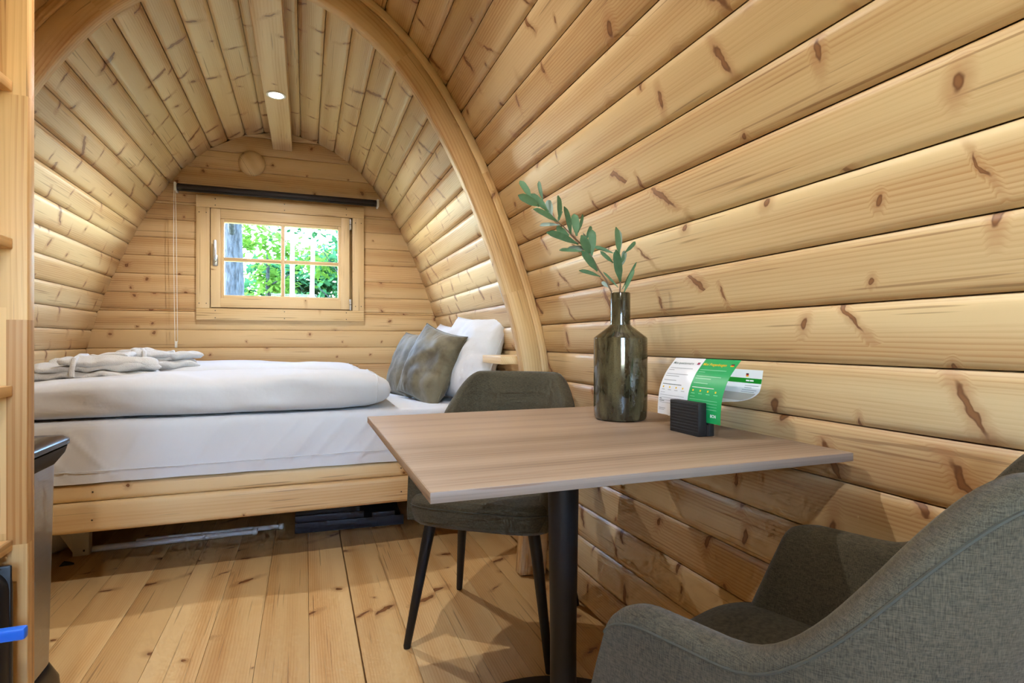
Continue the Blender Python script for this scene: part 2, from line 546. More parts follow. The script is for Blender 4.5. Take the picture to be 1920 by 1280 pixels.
def skin_roof():
    n = 60
    vs, fs = [], []
    pts = []
    for i in range(n + 1):
        s = s_split + (ARC[-1] - s_split) * i / n
        p = at_arc(s); tg = (at_arc(min(s + .01, ARC[-1])) - at_arc(s - .01)).normalized()
        q = p + Vector((tg.y, -tg.x)) * 0.033
        pts.append((CX + q.x, q.y))
    pts = pts + [(2 * CX - x, z) for x, z in pts[::-1]]
    for x, z in pts:
        vs += [(x, YF, z), (x, YB + .10, z), (CX + (x - CX) * 1.03, YB + .10, z + .03), (CX + (x - CX) * 1.03, YF, z + .03)]
    for i in range(len(pts) - 1):
        a, b = 4 * i, 4 * i + 4
        for k in range(4):
            fs.append((a + k, a + (k + 1) % 4, b + (k + 1) % 4, b + k))
    return mesh('ceiling', vs, fs, M['plank'])
ceil_o = tag(skin_roof(), kind='structure')
pm = plank_mesh('plank', LEN, PITCH - 0.0012)
pm.materials.append(M['plank'])
k0 = -int((S0 - s_bot) / PITCH) - 1
for side in (1, -1):
    for k in range(k0, NUP):
        a, b = at_arc(S0 + k * PITCH), at_arc(S0 + (k + 1) * PITCH)
        if b.y < 0.02: continue
        mid = (a + b) / 2
        tg = (b - a).normalized()
        o = bpy.data.objects.new('plank', pm)
        # local x -> +Y, local z -> inward normal
        wdir = Vector((side * tg.x, 0, tg.y))
        nin = Vector((-side * tg.y, 0, tg.x))
        ydir = nin.cross(Vector((0, 1, 0)))
        if ydir.dot(wdir) < 0: pass
        R = Matrix((Vector((0, 1, 0)), ydir, nin)).transposed().to_4x4()
        o.matrix_world = Matrix.Translation(Vector((CX + side * mid.x, (YB + YF) / 2, mid.y))) @ R
        par = ceil_o if k >= 8 else (wall_r if side > 0 else wall_l)
        link(o, par)

# back wall: horizontal planks cut to the arch of the pod and round the window opening
WX0, WX1, WZ0, WZ1 = -0.575, 0.300, 1.150, 1.805
def gable(name, y0, y1, hole, mat, grow=0.05):
    """solid gable wall with a rectangular opening, built from horizontal slabs that share their edges"""
    hx0, hx1, hz0, hz1 = hole
    zs = sorted(set([-0.05, hz0, hz1] + [k * .1 for k in range(0, 22)] + [2.15, 2.2, 2.25, 2.29, 2.32, 2.36]))
    vs, fs = [], []
    def hw_(z):
        return half_at(max(0, min(z - .03 if z > 2.0 else z, 2.325))) + grow
    def slab(xa0, xb0, xa1, xb1, za, zb):
        i = len(vs)
        for y in (y0, y1):
            vs.extend([(xa0, y, za), (xb0, y, za), (xb1, y, zb), (xa1, y, zb)])
        fs.extend([(i, i + 1, i + 2, i + 3), (i + 7, i + 6, i + 5, i + 4), (i, i + 4, i + 5, i + 1), (i + 3, i + 2, i + 6, i + 7), (i, i + 3, i + 7, i + 4), (i + 1, i + 5, i + 6, i + 2)])
    for za, zb in zip(zs, zs[1:]):
        if zb - za < 1e-5: continue
        la, lb, ra, rb = CX - hw_(za), CX - hw_(zb), CX + hw_(za), CX + hw_(zb)
        if (za + zb) / 2 > hz0 and (za + zb) / 2 < hz1:
            slab(la, hx0, lb, hx0, za, zb); slab(hx1, ra, hx1, rb, za, zb)
        else:
            slab(la, ra, lb, rb, za, zb)
    return mesh(name, vs, fs, mat)
wall_b = tag(gable('wall_back', YB + .035, YB + .085, (WX0, WX1, WZ0, WZ1), M['back'], grow=.03), kind='structure')
def back_plank(z0, z1, x0f, x1f):
    """a plank of the back wall between heights z0, z1; x0f, x1f give its ends at a height"""
    n, e, dp = 5, 0.0055, 0.0042
    rows = [(z0 + .0006, dp), (z0 + e * .5, dp * .4), (z0 + e * 1.4, 0), ((z0 + z1) / 2, 0), (z1 - e * 1.4, 0), (z1 - e * .5, dp * .4), (z1 - .0006, dp)]
    zc = (z0 + z1) / 2; xc = (x0f(zc) + x1f(zc)) / 2
    vs, fs = [], []
    for z, d in rows:
        vs += [(x0f(z) - xc, z - zc, -d), (x1f(z) - xc, z - zc, -d)]
    for z, d in rows[::-1]:
        vs += [(x0f(z) - xc, z - zc, -.03), (x1f(z) - xc, z - zc, -.03)]
    m = len(rows) * 2
    for i in range(m - 1): fs.append((2 * i, 2 * i + 1, 2 * i + 3, 2 * i + 2))
    fs.append((2 * m - 2, 2 * m - 1, 1, 0))
    fs.append(tuple(2 * i for i in range(m))[::-1]); fs.append(tuple(2 * i + 1 for i in range(m)))
    o = mesh('plank', vs, fs, M['back'], wall_b, smooth=True)
    o.data.set_sharp_from_angle(angle=math.radians(40))
    o.location = (xc, YB, zc)
    o.rotation_euler = (PI / 2, 0, 0)
BP = 0.1138
zz = 0.909 - 8 * BP
while zz < 2.33:
    z0, z1 = max(zz, 0.002), min(zz + BP, 2.33)
    if z1 - z0 > 0.02:
        lf = lambda z: CX - half_at(min(z, 2.329)) - 0.004
        rf = lambda z: CX + half_at(min(z, 2.329)) + 0.004
        if z1 > WZ0 + .004 and z0 < WZ1 - .004:
            cuts = [z0] + [c for c in (WZ0, WZ1) if z0 + .006 < c < z1 - .006] + [z1]
            for c0, c1 in zip(cuts, cuts[1:]):
                if (c0 + c1) / 2 < WZ0 or (c0 + c1) / 2 > WZ1:
                    back_plank(c0, c1, lf, rf)
                else:
                    back_plank(c0, c1, lf, lambda z: WX0)
                    back_plank(c0, c1, lambda z: WX1, rf)
        else:
            back_plank(z0, z1, lf, rf)
    zz += BP

# floor boards
floor_o = tag(mesh('floor', [(-1.3, YF, -.03), (1.05, YF, -.03), (1.05, YB + .03, -.03), (-1.3, YB + .03, -.03), (-1.3, YF, -.06), (1.05, YF, -.06), (1.05, YB + .03, -.06), (-1.3, YB + .03, -.06)],
               [(0, 1, 2, 3), (7, 6, 5, 4), (0, 4, 5, 1), (1, 5, 6, 2), (2, 6, 7, 3), (3, 7, 4, 0)], M['floor']), kind='structure')
FW = 0.1498
fmesh = plank_mesh('floorboard', LEN, FW - 0.0002, t=0.028, edge=0.0009, depth=0.0006)
fmesh.materials.append(M['floor'])
fmesh2 = plank_mesh('floorboard', LEN, FW - 0.004, t=0.028, edge=0.0012, depth=0.002)
fmesh2.materials.append(M['floor'])
for k in range(-10, 6):
    x0 = 0.160 + k * FW
    o = bpy.data.objects.new('floorboard', fmesh2 if k in (-1,) else fmesh)
    xm = x0 + FW / 2 - (0.0021 if k == -1 else 0)
    o.matrix_world = Matrix.Translation(Vector((xm, (YB + YF) / 2, 0))) @ Matrix.Rotation(PI / 2, 4, 'Z')
    link(o, floor_o)

# front wall behind the camera with a half-glazed door
DX0, DX1 = -.62, .30
tag(gable('wall_front', YF - .05, YF, (DX0, DX1, .02, 1.98), M['back'], grow=.08), kind='structure')
door = tag(empty('door_1', ((DX0 + DX1) / 2, YF - .025, .02)), kind='structure')
hw = (DX1 - DX0) / 2
for (a, b, c, d, nm, mt) in ((-hw, -hw + .13, 0.0, 1.96, 'stile', 'trimz'), (hw - .13, hw, 0.0, 1.96, 'stile', 'trimz'), (-hw + .13, hw - .13, 0.0, .92, 'door_panel', 'trimx'), (-hw + .13, hw - .13, 1.66, 1.96, 'rail', 'trimx')):
    box(nm, a, b, -.024, .024, c, d, M[mt], door)
box('pane', -hw + .13, hw - .13, -.004, .004, .92, 1.66, M['glass'], door, bev=0)

# arch rib
YA0, YA1 = 2.10, 2.156
def arch():
    root = tag(empty('trim_1', (CX, YA0, 0)), kind='structure')
    DEP = 0.112
    def pts(s):
        p = at_arc(s); tg = (at_arc(min(s + .02, ARC[-1])) - at_arc(max(s - .02, 0))).normalized()
        if s > ARC[-1] - .02: tg = Vector((-1, 0))
        return p, p + Vector((-tg.y, tg.x)) * DEP
    n = 64
    half = [pts(ARC[-1] * i / n) for i in range(n + 1)]
    full = [(Vector((o.x, o.y)), Vector((i.x, i.y)), ARC[-1] * k / n) for k, (o, i) in enumerate(half)]
    full += [(Vector((-o.x, o.y)), Vector((-i.x, i.y)), 2 * ARC[-1] - ARC[-1] * k / n) for k, (o, i) in list(enumerate(half))[::-1][1:]]
    # two glued rings of curved pieces whose joints are staggered
    def piece(i0, i1, y0, y1, f0, f1, seed):
        vs, uv, fs = [], [], []
        seq = full[i0:i1 + 1]
        b = 0.003
        sec = [(f0, y0 + b), (f0 + .03, y0), (f1 - .03, y0), (f1, y0 + b), (f1, y1 - b), (f1 - .03, y1), (f0 + .03, y1), (f0, y1 - b)]
        for o, i, s in seq:
            for f, y in sec:
                q = o.lerp(i, f)
                vs.append((q.x, y - YA0, q.y)); uv.append((s + seed * 3.7, f * DEP + (y - y0) * .9 + seed * .31))
        m = len(sec)
        for k in range(len(seq) - 1):
            for j in range(m):
                j2 = (j + 1) % m
                fs.append((k * m + j, k * m + j2, (k + 1) * m + j2, (k + 1) * m + j))
        fs.append(tuple(range(m))); fs.append(tuple((len(seq) - 1) * m + j for j in range(m))[::-1])
        o = mesh('rib_segment', vs, fs, M['arch'], root, smooth=True, uvs=uv)
        o.data.set_sharp_from_angle(angle=math.radians(50))
    N = len(full) - 1
    for j, (i0, i1) in enumerate([(0, 27), (27, 50), (50, 78), (78, 101), (101, N)]):
        piece(i0, i1, YA0, YA1, 0.30, 1.0, j + 1)
    for j, (i0, i1) in enumerate([(0, 38), (38, 64), (64, 90), (90, N)]):
        piece(i0, i1, YA0 - 0.002, YA1, 0.0, 0.295, j + 11)
arch()

# ridge beam with recessed spot lights
beam = tag(box('trim_2', -0.20, -0.083, YF + .01, YB - .005, 2.205, 2.318, M['beam'], bev=0.004), kind='structure')
def spot(y, idx, label):
    root = tag(empty('spotlight', (-0.141, y, 2.205)), label, 'spotlight', 'spotlights in the ridge beam')
    lathe('trim_ring', [(0.036, 0.0), (0.046, -0.001), (0.047, -0.004), (0.042, -0.006), (0.035, -0.004), (0.034, 0.0)], M['white'], root, 28)
    lathe('lens', [(0.0, -0.0065), (0.016, -0.0062), (0.034, -0.004), (0.034, 0.0)], M['lampglow'], root, 28)
    ld = bpy.data.lights.new('led', 'SPOT')
    ld.energy = SPOT_W
    ld.spot_size = math.radians(150)
    ld.spot_blend = 0.6
    ld.shadow_soft_size = 0.018
    ld.color = (1.0, 0.975, 0.94)
    lo = bpy.data.objects.new('led', ld)
    lo.location = (0, 0, -0.022)
    link(lo, root)
spot(3.085, 0, 'round recessed spotlight glowing in the ridge beam above the bed')
spot(1.35, 1, 'round recessed spotlight in the ridge beam above the table aisle')
spot(-0.35, 2, 'round recessed spotlight in the ridge beam near the glazed door')

# ------------------------------------------------------------------ window
def window():
    root = tag(empty('window_1', (0, YB, 0)), kind='structure')
    yf = -0.024                      # casing front
    def b(nm, x0, x1, z0, z1, y0, y1, mt, par=root, bev=0.002): return box(nm, x0, x1, y0, y1, z0, z1, M[mt], par, bev)
    b('casing_board', -.642, .376, 1.793, 1.868, yf, 0, 'trimx')
    b('casing_board', -.642, .376, 1.086, 1.160, yf, 0, 'trimx')
    b('casing_board', -.642, -.566, 1.1605, 1.7925, yf, 0, 'trimz')
    b('casing_board', .300, .376, 1.1605, 1.7925, yf, 0, 'trimz')
    for z in (1.81, 1.85, 1.10, 1.145):
        for x in (-.535, -.13, .26):
            lathe('screw', [(0.0, 0.0012), (0.003, 0.001), (0.0034, 0.0)], M['screw'], root, 8, loc=(x, yf, z)).rotation_euler = (PI / 2, 0, 0)
    for z in (1.19, 1.76):
        for x in (-.625, -.585, .32, .358):
            lathe('screw', [(0.0, 0.0012), (0.003, 0.001), (0.0034, 0.0)], M['screw'], root, 8, loc=(x, yf, z)).rotation_euler = (PI / 2, 0, 0)
    # reveal
    b('reveal_board', -.575, -.545, 1.150, 1.805, .032, .09, 'trimz'); b('reveal_board', .265, .300, 1.150, 1.805, .032, .09, 'trimz')
    b('reveal_board', -.545, .265, 1.150, 1.185, .032, .09, 'trimx'); b('reveal_board', -.545, .265, 1.772, 1.805, .032, .09, 'trimx')
    sash = empty('sash', (0, 0, 0)); sash.parent = root
    y0, y1 = -.020, .030
    SX0, SX1, SZ0, SZ1 = -.5615, .2815, 1.1665, 1.7905
    GX0, GX1, GZ0, GZ1 = -.486, .206, 1.246, 1.709
    b('stile', SX0, SX0 + .055, SZ0, SZ1, y0, y1, 'trimz', sash); b('stile', SX1 - .055, SX1, SZ0, SZ1, y0, y1, 'trimz', sash)
    b('rail', SX0 + .055, SX1 - .055, SZ0, SZ0 + .06, y0, y1, 'trimx', sash); b('rail', SX0 + .055, SX1 - .055, SZ1 - .06, SZ1, y0, y1, 'trimx', sash)
    b('glazing_bead', SX0 + .055, GX0, SZ0 + .06, SZ1 - .06, -.012, .028, 'trimz', sash); b('glazing_bead', GX1, SX1 - .055, SZ0 + .06, SZ1 - .06, -.012, .028, 'trimz', sash)
    b('glazing_bead', GX0, GX1, SZ0 + .06, GZ0, -.012, .028, 'trimx', sash); b('glazing_bead', GX0, GX1, GZ1, SZ1 - .06, -.012, .028, 'trimx', sash)
    mx, mz = -.1405, 1.4745
    b('glazing_bar', mx - .011, mx + .011, GZ0, GZ1, -.012, .028, 'trimz', sash)
    b('glazing_bar', GX0, mx - .011, mz - .011, mz + .011, -.011, .027, 'trimx', sash); b('glazing_bar', mx + .011, GX1, mz - .011, mz + .011, -.011, .027, 'trimx', sash)
    for (a, c) in ((GX0, mx - .011), (mx + .011, GX1)):
        for (d, e) in ((GZ0, mz - .011), (mz + .011, GZ1)):
            b('pane', a, c, d, e, .006, .010, 'glass', sash, 0)
    # handle
    h = empty('handle', (-.534, y0, 1.462)); h.parent = root
    bp = box('handle_plate', -.014, .014, -.007, 0, -.035, .035, M['alu'], h, bev=.006)
    tube('lever', [(0, -.006, 0), (0, -.03, 0), (0, -.036, .006), (0, -.036, .05), (0, -.034, .09), (0, -.028, .122)], [.009, .009, .010, .009, .009, .007], M['alu'], h, 12)
    for z in (1.20, 1.745):
        hg = lathe('hinge', [(0.0, -.038), (.007, -.036), (.0075, -.034), (.0075, .034), (.007, .036), (0.0, .038)], M['alu'], root, 12, loc=(.287, yf - .004, z))
        lathe('hinge_pin_gap', [(0.0078, -.002), (.0078, .002)], M['blackmatte'], hg, 12)
window()

# roller blind above the window
def blind():
    r = tag(empty('roller_blind', (-.141, YB - .055, 1.897)), 'dark anthracite roller blind rolled up above the window', 'roller blind')
    t = lathe('fabric_roll', [(0.0, -.597), (.021, -.597), (.0225, -.594), (.0225, .594), (.021, .597), (0.0, .597)], M['blind'], r, 24)
    t.rotation_euler = (0, PI / 2, 0)
    box('bottom_bar', -.585, .585, -.022, -.014, -.024, -.012, M['blackmatte'], r, bev=.003)
    for s in (-1, 1):
        box('end_bracket', s * .606 - .007, s * .606 + .007, -.024, .054, -.026, .026, M['white'], r, bev=.004)
    ch = []
    for dx in (-.006, .010):
        ch.append(tube('cord', [(-.607 + dx * .5, -.026, 0), (-.606 + dx, -.026, -.4), (-.600 + dx * .9, -.022, -.95)], .0016, M['white'], r, 6))
    box('cord_weight', -.606, -.592, -.028, -.017, -.985, -.945, M['white'], r, bev=.003)
blind()

# turned wooden vent cap
v = lathe('vent_cap', [(0.0, .030), (.03, .028), (.058, .020), (.076, .006), (.080, -.006), (.079, -.014), (.0, -.014)], M['trimz'], None, 40, loc=(-.325, YB - .014, 2.10))
v.rotation_euler = (PI / 2, 0, 0)
tag(v, 'round turned pine vent cap on the gable above the blind', 'vent cap')

# small metal plate on the right wall beyond the arch
def wall_plate():
    zc = 1.172
    p = at_arc(arc_of_z(zc)); q = at_arc(arc_of_z(zc) + .03)
    tg = (q - p).normalized()
    o = tag(empty('wall_switch', (CX + p.x - .004, 2.40, zc)), 'small silver switch plate on the wall behind the arch', 'switch')
    R = Matrix((Vector((0, 1, 0)), Vector((tg.x, 0, tg.y)), Vector((-tg.y, 0, tg.x)))).transposed().to_4x4()
    o.matrix_world = Matrix.Translation(o.location) @ R
    box('face_plate', -.04, .04, -.04, .04, 0.0, .009, M['alu'], o, bev=.003)
    box('rocker', -.026, .026, -.028, .028, .008, .013, M['alu'], o, bev=.003)
wall_plate()
# ------------------------------------------------------------------ bed
def board(name, length, w, mat, par, loc, t=0.03):
    me = plank_mesh(name, length, w, t=t, edge=0.010, depth=0.012)
    me.materials.append(mat)
    o = bpy.data.objects.new(name, me)
    o.location = loc
    o.rotation_euler = (PI / 2, 0, 0)
    return link(o, par)
BY = 2.55
bed = tag(empty('bed_frame', (CX, BY, 0.22)), 'pine bed base of two chamfered boards built across the pod', 'bed frame')
board('front_board', 2.16, 0.1155, M['bedboard'], bed, (0, 0.0, 0.0595), 0.045)
board('front_board', 2.17, 0.072, M['bedboard'], bed, (0, 0.008, 0.1540), 0.040)
box('platform', -1.08, 1.08, .046, 1.42, .165, .183, M['trimx'], bed, bev=0.001)
for xx in (-.55, .55):
    box('support_joist', xx - .03, xx + .03, .046, 1.42, .09, .165, M['shelf'], bed, bev=.002)
for xx in (-.95, -.62, .55, .9):
    for zz2 in (.05, .155):
        lathe('screw', [(0.0, 0.0012), (0.003, 0.001), (0.0034, 0.0)], M['screw'], bed, 8, loc=(xx, -.0005 if zz2 < .1 else .0075, zz2)).rotation_euler = (PI / 2, 0, 0)

def grid_obj(name, nu, nv, fn, mat, parent=None, closed_u=False, caps=False):
    vs = [fn(i / (nu if closed_u else nu - 1), j / (nv - 1)) for j in range(nv) for i in range(nu)]
    fs = []
    for j in range(nv - 1):
        for i in range(nu if closed_u else nu - 1):
            i2 = (i + 1) % nu
            fs.append((j * nu + i, j * nu + i2, (j + 1) * nu + i2, (j + 1) * nu + i))
    if caps:
        fs.append(tuple(range(nu))[::-1]); fs.append(tuple((nv - 1) * nu + i for i in range(nu)))
    o = mesh(name, vs, fs, mat, parent, smooth=True)
    return o

def spow(x, p): return math.copysign(abs(x) ** p, x)

def soft_slab(name, lx, ly, lz, mat, parent=None, nu=56, nv=72, pz=0.55, px=0.25, py=0.25, wr=0.006, ws=6.0, seed=0.0, top=None):
    """closed soft rounded slab along x: superellipse sections swept along x, pinched at both ends"""
    def fn(u, v):
        a = 2 * PI * u
        xx = -1 + 2 * v
        e = 1 - abs(xx) ** 9
        e = max(e, 0.0) ** 0.42
        cy, cz = spow(math.cos(a), py), spow(math.sin(a), pz)
        p = Vector((xx * lx / 2, cy * ly / 2 * (.80 + .20 * e), cz * lz / 2 * (.12 + .88 * e)))
        q = Vector((p.x * ws, p.y * ws, p.z * ws)) + Vector((seed, seed * 1.7, 3.1))
        n = mnoise.noise_vector(q) * wr + mnoise.noise_vector(q * 2.6) * wr * .4
        p += n
        if top: p = top(p)
        return p
    return grid_obj(name, nu, nv, fn, mat, parent, closed_u=True, caps=True)

# mattress with its fitted sheet
def mattress():
    root = tag(empty('mattress', (CX, BY + .70, 0.411)), 'thick mattress in a white fitted sheet on the pine base', 'mattress')
    lx, ly, h = 2.07, 1.40, .232
    def fn(u, v):
        # ring u around the plan outline, v from the bottom edge over the side to the top centre
        # even walk round a rounded rectangle, starting at the right end
        rr = .09
        sx_, sy_ = lx - 2 * rr, ly - 2 * rr
        per = 2 * (sx_ + sy_) + 2 * PI * rr
        dd = u * per
        segs = [(sy_, 0), (PI * rr / 2, 1), (sx_, 2), (PI * rr / 2, 3), (sy_, 4), (PI * rr / 2, 5), (sx_, 6), (PI * rr / 2, 7)]
        for ln, k in segs:
            if dd <= ln + 1e-9: break
            dd -= ln
        hx_, hy_ = lx / 2, ly / 2
        an = dd / rr
        X, Y = [(hx_, -sy_ / 2 + dd), (sx_ / 2 + rr * math.cos(an), sy_ / 2 + rr * math.sin(an)), (sx_ / 2 - dd, hy_), (-sx_ / 2 - rr * math.sin(an), sy_ / 2 + rr * math.cos(an)),
                (-hx_, sy_ / 2 - dd), (-sx_ / 2 - rr * math.cos(an), -sy_ / 2 - rr * math.sin(an)), (-sx_ / 2 + dd, -hy_), (sx_ / 2 + rr * math.sin(an), -sy_ / 2 - rr * math.cos(an))][k]
        cx_, cy_ = X / hx_, Y / hy_
        if v < .55:
            f = v / .55
            z = f * h; r = 1.0
            if f > .82:
                k = (f - .82) / .18
                z = h * .82 + math.sin(k * PI / 2) * h * .18; r = 1 - (1 - math.cos(k * PI / 2)) * .035
        else:
            k = (v - .55) / .45
            z = h; r = .965 * (1 - k)
        p = Vector((cx_ * lx / 2 * r, cy_ * ly / 2 * (1 - (1 - r) * 1.0), z))
        if v < .55:
            w = mnoise.noise(Vector((p.x * 3.0 - p.z * 7, p.z * 1.6, 2.0))) * .010 + mnoise.noise(Vector((p.x * 9 - p.z * 12, p.z * 4, 7.0))) * .0035
            fold = 0.0
            for x0, sl in ((-.10, .75), (.02, .9), (.13, .8), (.22, .85), (.33, .9), (.42, .8), (-.25, .7), (-.62, -.9), (-.75, -.8), (-.5, .5)):
                d = (p.x - x0) - (p.z - .1) * sl
                fold += .0062 * math.exp(-(d / .011) ** 2)
            amp = sstep(0, .2, v / .55) * sstep(1.0, .85, v / .55)
            p.y -= (w + fold) * amp * (1 if cy_ < -.9 else 0)
            if v / .55 < .12: p.z += mnoise.noise(Vector((p.x * 5, 0, 1))) * .006
        return p
    grid_obj('fitted_sheet', 520, 44, fn, M['sheet'], root, closed_u=True)
    tube('hem_seam', [(x, -.7035 - .003, .05 + .004 * math.sin(x * 3)) for x in [-1.0 + .1 * k for k in range(21)]], .0018, M['sheet'], root, 6)
mattress()

# two folded duvets lying side by side
def duvet(name, loc, lx, ly, lz, seed, label):
    root = tag(empty(name, loc), label, 'duvet', 'duvets folded on the bed')
    def top(p):
        f = sstep(-lz * .5, lz * .5, p.z)
        # puffs and diagonal folds
        p.z += f * (.026 * mnoise.noise(Vector((p.x * 2.2 + seed, p.y * 3, 1))) + .008 * mnoise.noise(Vector((p.x * 6 + seed, p.y * 5 + p.x * 4, 3))))
        side = sstep(.55, 1.0, -p.y / (ly / 2))
        p.y -= side * (.030 * mnoise.noise(Vector((p.x * 2.6, p.z * 9 + p.x * 2, seed))) + .006 * mnoise.noise(Vector((p.x * 8, p.z * 16 + p.x * 5, seed + 4))))
        p.z -= f * .030 * sstep(.25, 1.0, -p.x / (lx / 2)) 
        if p.z < -lz * .42: p.z = -lz * .42 + (p.z + lz * .42) * .2
        return p
    nu_, nv_ = 88, 170
    o = soft_slab('cover', lx, ly, lz, M['duvet'], root, nu=nu_, nv=nv_, pz=.62, py=.34, wr=.006, ws=5, seed=seed, top=top)
    jr = int(nv_ * .955)
    ringv = [o.data.vertices[jr * nu_ + i].co.copy() for i in range(nu_)]
    tube('hem_seam', [p + Vector((.0, math.copysign(.0012, p.y), .0012)) for p in ringv[2:nu_ // 2 + 14]], .0026, M['duvet'], root, 6)
duvet('duvet', (-.42, BY + .335, .645 + .082), 1.58, .66, .175, 1.3, 'thick white duvet folded along the front edge of the bed')
duvet('duvet', (-.43, BY + 1.02, .645 + .090), 1.50, .64, .190, 8.7, 'white duvet folded on the bed nearer the window')

# bathrobes
def robe(loc, rz, seed, label, sc=1.0):
    root = tag(empty('bathrobe', loc, rz), label, 'bathrobe', 'folded bathrobes on the duvets')
    def droop(amp):
        def f(p):
            p.z += -amp * (p.x / .25) ** 2 + .006 * mnoise.noise(Vector((p.x * 12 + seed, p.y * 12, 2)))
            return p
        return f
    o = soft_slab('folded_body', .46 * sc, .27 * sc, .040, M['terry'], root, 40, 50, pz=.7, py=.5, wr=.022, ws=8, seed=seed, top=droop(.010)); o.location = (0, 0, .018)
    o = soft_slab('folded_body', .43 * sc, .25 * sc, .042, M['terry'], root, 40, 50, pz=.75, py=.6, wr=.028, ws=8, seed=seed + 3, top=droop(.012)); o.location = (.0, .012, .046); o.rotation_euler = (0, .03, .06)
    o = soft_slab('sleeve', .36 * sc, .085, .038, M['terry'], root, 30, 44, pz=.9, py=.8, wr=.016, ws=11, seed=seed + 5, top=droop(.004)); o.location = (.05, -.075, .070); o.rotation_euler = (.1, .05, .10)
    o = soft_slab('collar', .30 * sc, .16, .035, M['terry'], root, 30, 44, pz=.8, py=.7, wr=.030, ws=9, seed=seed + 9, top=droop(.012)); o.location = (-.03, .04, .076); o.rotation_euler = (.0, -.06, -.2)
    tube('belt', [(-.07 * sc, -.146, .012), (-.07 * sc, -.150, .040), (-.065 * sc, -.128, .082), (-.06 * sc, -.02, .096), (-.05 * sc, .08, .094), (-.05 * sc, .135, .060)], [.010] * 6, M['terry'], root, 10)
robe((-.86, BY + .40, .792), .16, 2.0, 'flat folded white terry bathrobe on the front duvet')
robe((-.735, BY + .80, .812), .34, 6.0, 'rumpled white terry bathrobe on the rear duvet beside the wall', .86)

# pillows and cushions
def pillow(name, part, w, h, t, mat, loc, normal, up, label, cat, group, seed=0.0, wr=.010, piping=True, puff=.5, roll=0.0):
    nrm = Vector(normal).normalized(); u = Vector(up); u = (u - nrm * u.dot(nrm)).normalized(); r = u.cross(nrm).normalized()
    root = tag(empty(name, loc), label, cat, group)
    root.matrix_world = Matrix.Translation(Vector(loc)) @ Matrix((r, u, nrm)).transposed().to_4x4() @ Matrix.Rotation(roll, 4, 'Z')
    n = 34
    vs, fs, idx = [], [], {}
    def edge(a, b):
        # outline pulled in between the corners
        pin = .085
        x = a * (1 - pin * (1 - b * b) * 0 - pin * (1 - abs(b) ** 2.2) * abs(a) ** 3)
        y = b * (1 - pin * (1 - abs(a) ** 2.2) * abs(b) ** 3)
        return x * w / 2, y * h / 2
    for s in (1, -1):
        for j in range(n + 1):
            for i in range(n + 1):
                a, b = -1 + 2 * i / n, -1 + 2 * j / n
                rim = i in (0, n) or j in (0, n)
                if s < 0 and rim:
                    idx[(s, i, j)] = idx[(1, i, j)]; continue
                x, y = edge(a, b)
                z = s * t / 2 * ((1 - abs(a) ** 2.4) * (1 - abs(b) ** 2.4)) ** puff
                fall = (1 - abs(a) ** 6) * (1 - abs(b) ** 6)
                q = Vector((x * 6 + seed, y * 6, s * 2 + seed))
                z += s * fall * (wr * mnoise.noise(q) + wr * .5 * mnoise.noise(q * 2.7))
                # creases running in from the corners
                z -= s * wr * .9 * abs(mnoise.noise(Vector((math.atan2(y, x) * 5 + seed, s, 0)))) * sstep(.45, .95, max(abs(a), abs(b))) * fall
                z -= 0.10 * t * (y / (h / 2)) ** 2 * 0
                idx[(s, i, j)] = len(vs); vs.append((x, y, z))
        for j in range(n):
            for i in range(n):
                q = (idx[(s, i, j)], idx[(s, i + 1, j)], idx[(s, i + 1, j + 1)], idx[(s, i, j + 1)])
                fs.append(q if s > 0 else q[::-1])
    o = mesh(part, vs, fs, mat, root, smooth=True)
    if piping:
        ring = [vs[idx[(1, i, 0)]] for i in range(n)] + [vs[idx[(1, n, j)]] for j in range(n)] + [vs[idx[(1, n - i, n)]] for i in range(n)] + [vs[idx[(1, 0, n - j)]] for j in range(n + 1)]
        tube('edge_seam', ring, .0028, mat, root, 6)
    return root
G1, G2 = 'white pillows on the bed', 'olive velvet cushions on the bed'
pillow('pillow', 'pillowcase', .62, .46, .17, M['pillow'], (.795, 3.42, .845), (-.90, -.12, .42), (.36, 0, .93), 'white pillow behind the others in the corner by the back wall', 'pillow', G1, 3.0)
pillow('pillow', 'pillowcase', .56, .47, .19, M['pillow'], (.800, 2.83, .862), (-.90, -.22, .36), (.34, 0.05, .94), 'large white pillow standing against the wall beside the arch', 'pillow', G1, 9.0, wr=.030)
pillow('cushion', 'velvet_cover', .42, .40, .15, M['velvet'], (.565, 3.28, .815), (-.92, -.20, .34), (.34, .06, .94), 'darker olive velvet cushion, the one nearer the back wall', 'cushion', G2, 5.0, wr=.012)
pillow('cushion', 'velvet_cover', .41, .41, .15, M['velvet'], (.615, 2.905, .825), (-.86, -.36, .36), (.38, .0, .92), 'front olive velvet cushion with a pale sheen on its face', 'cushion', G2, 12.0, wr=.022, roll=-.06)

# little bedside board fixed behind the arch
bs = tag(box('bedside_shelf', .765, .945, 2.205, 2.465, .854, .888, M['trimy'], bev=.003), 'small pine bedside board projecting from the wall behind the arch', 'shelf')

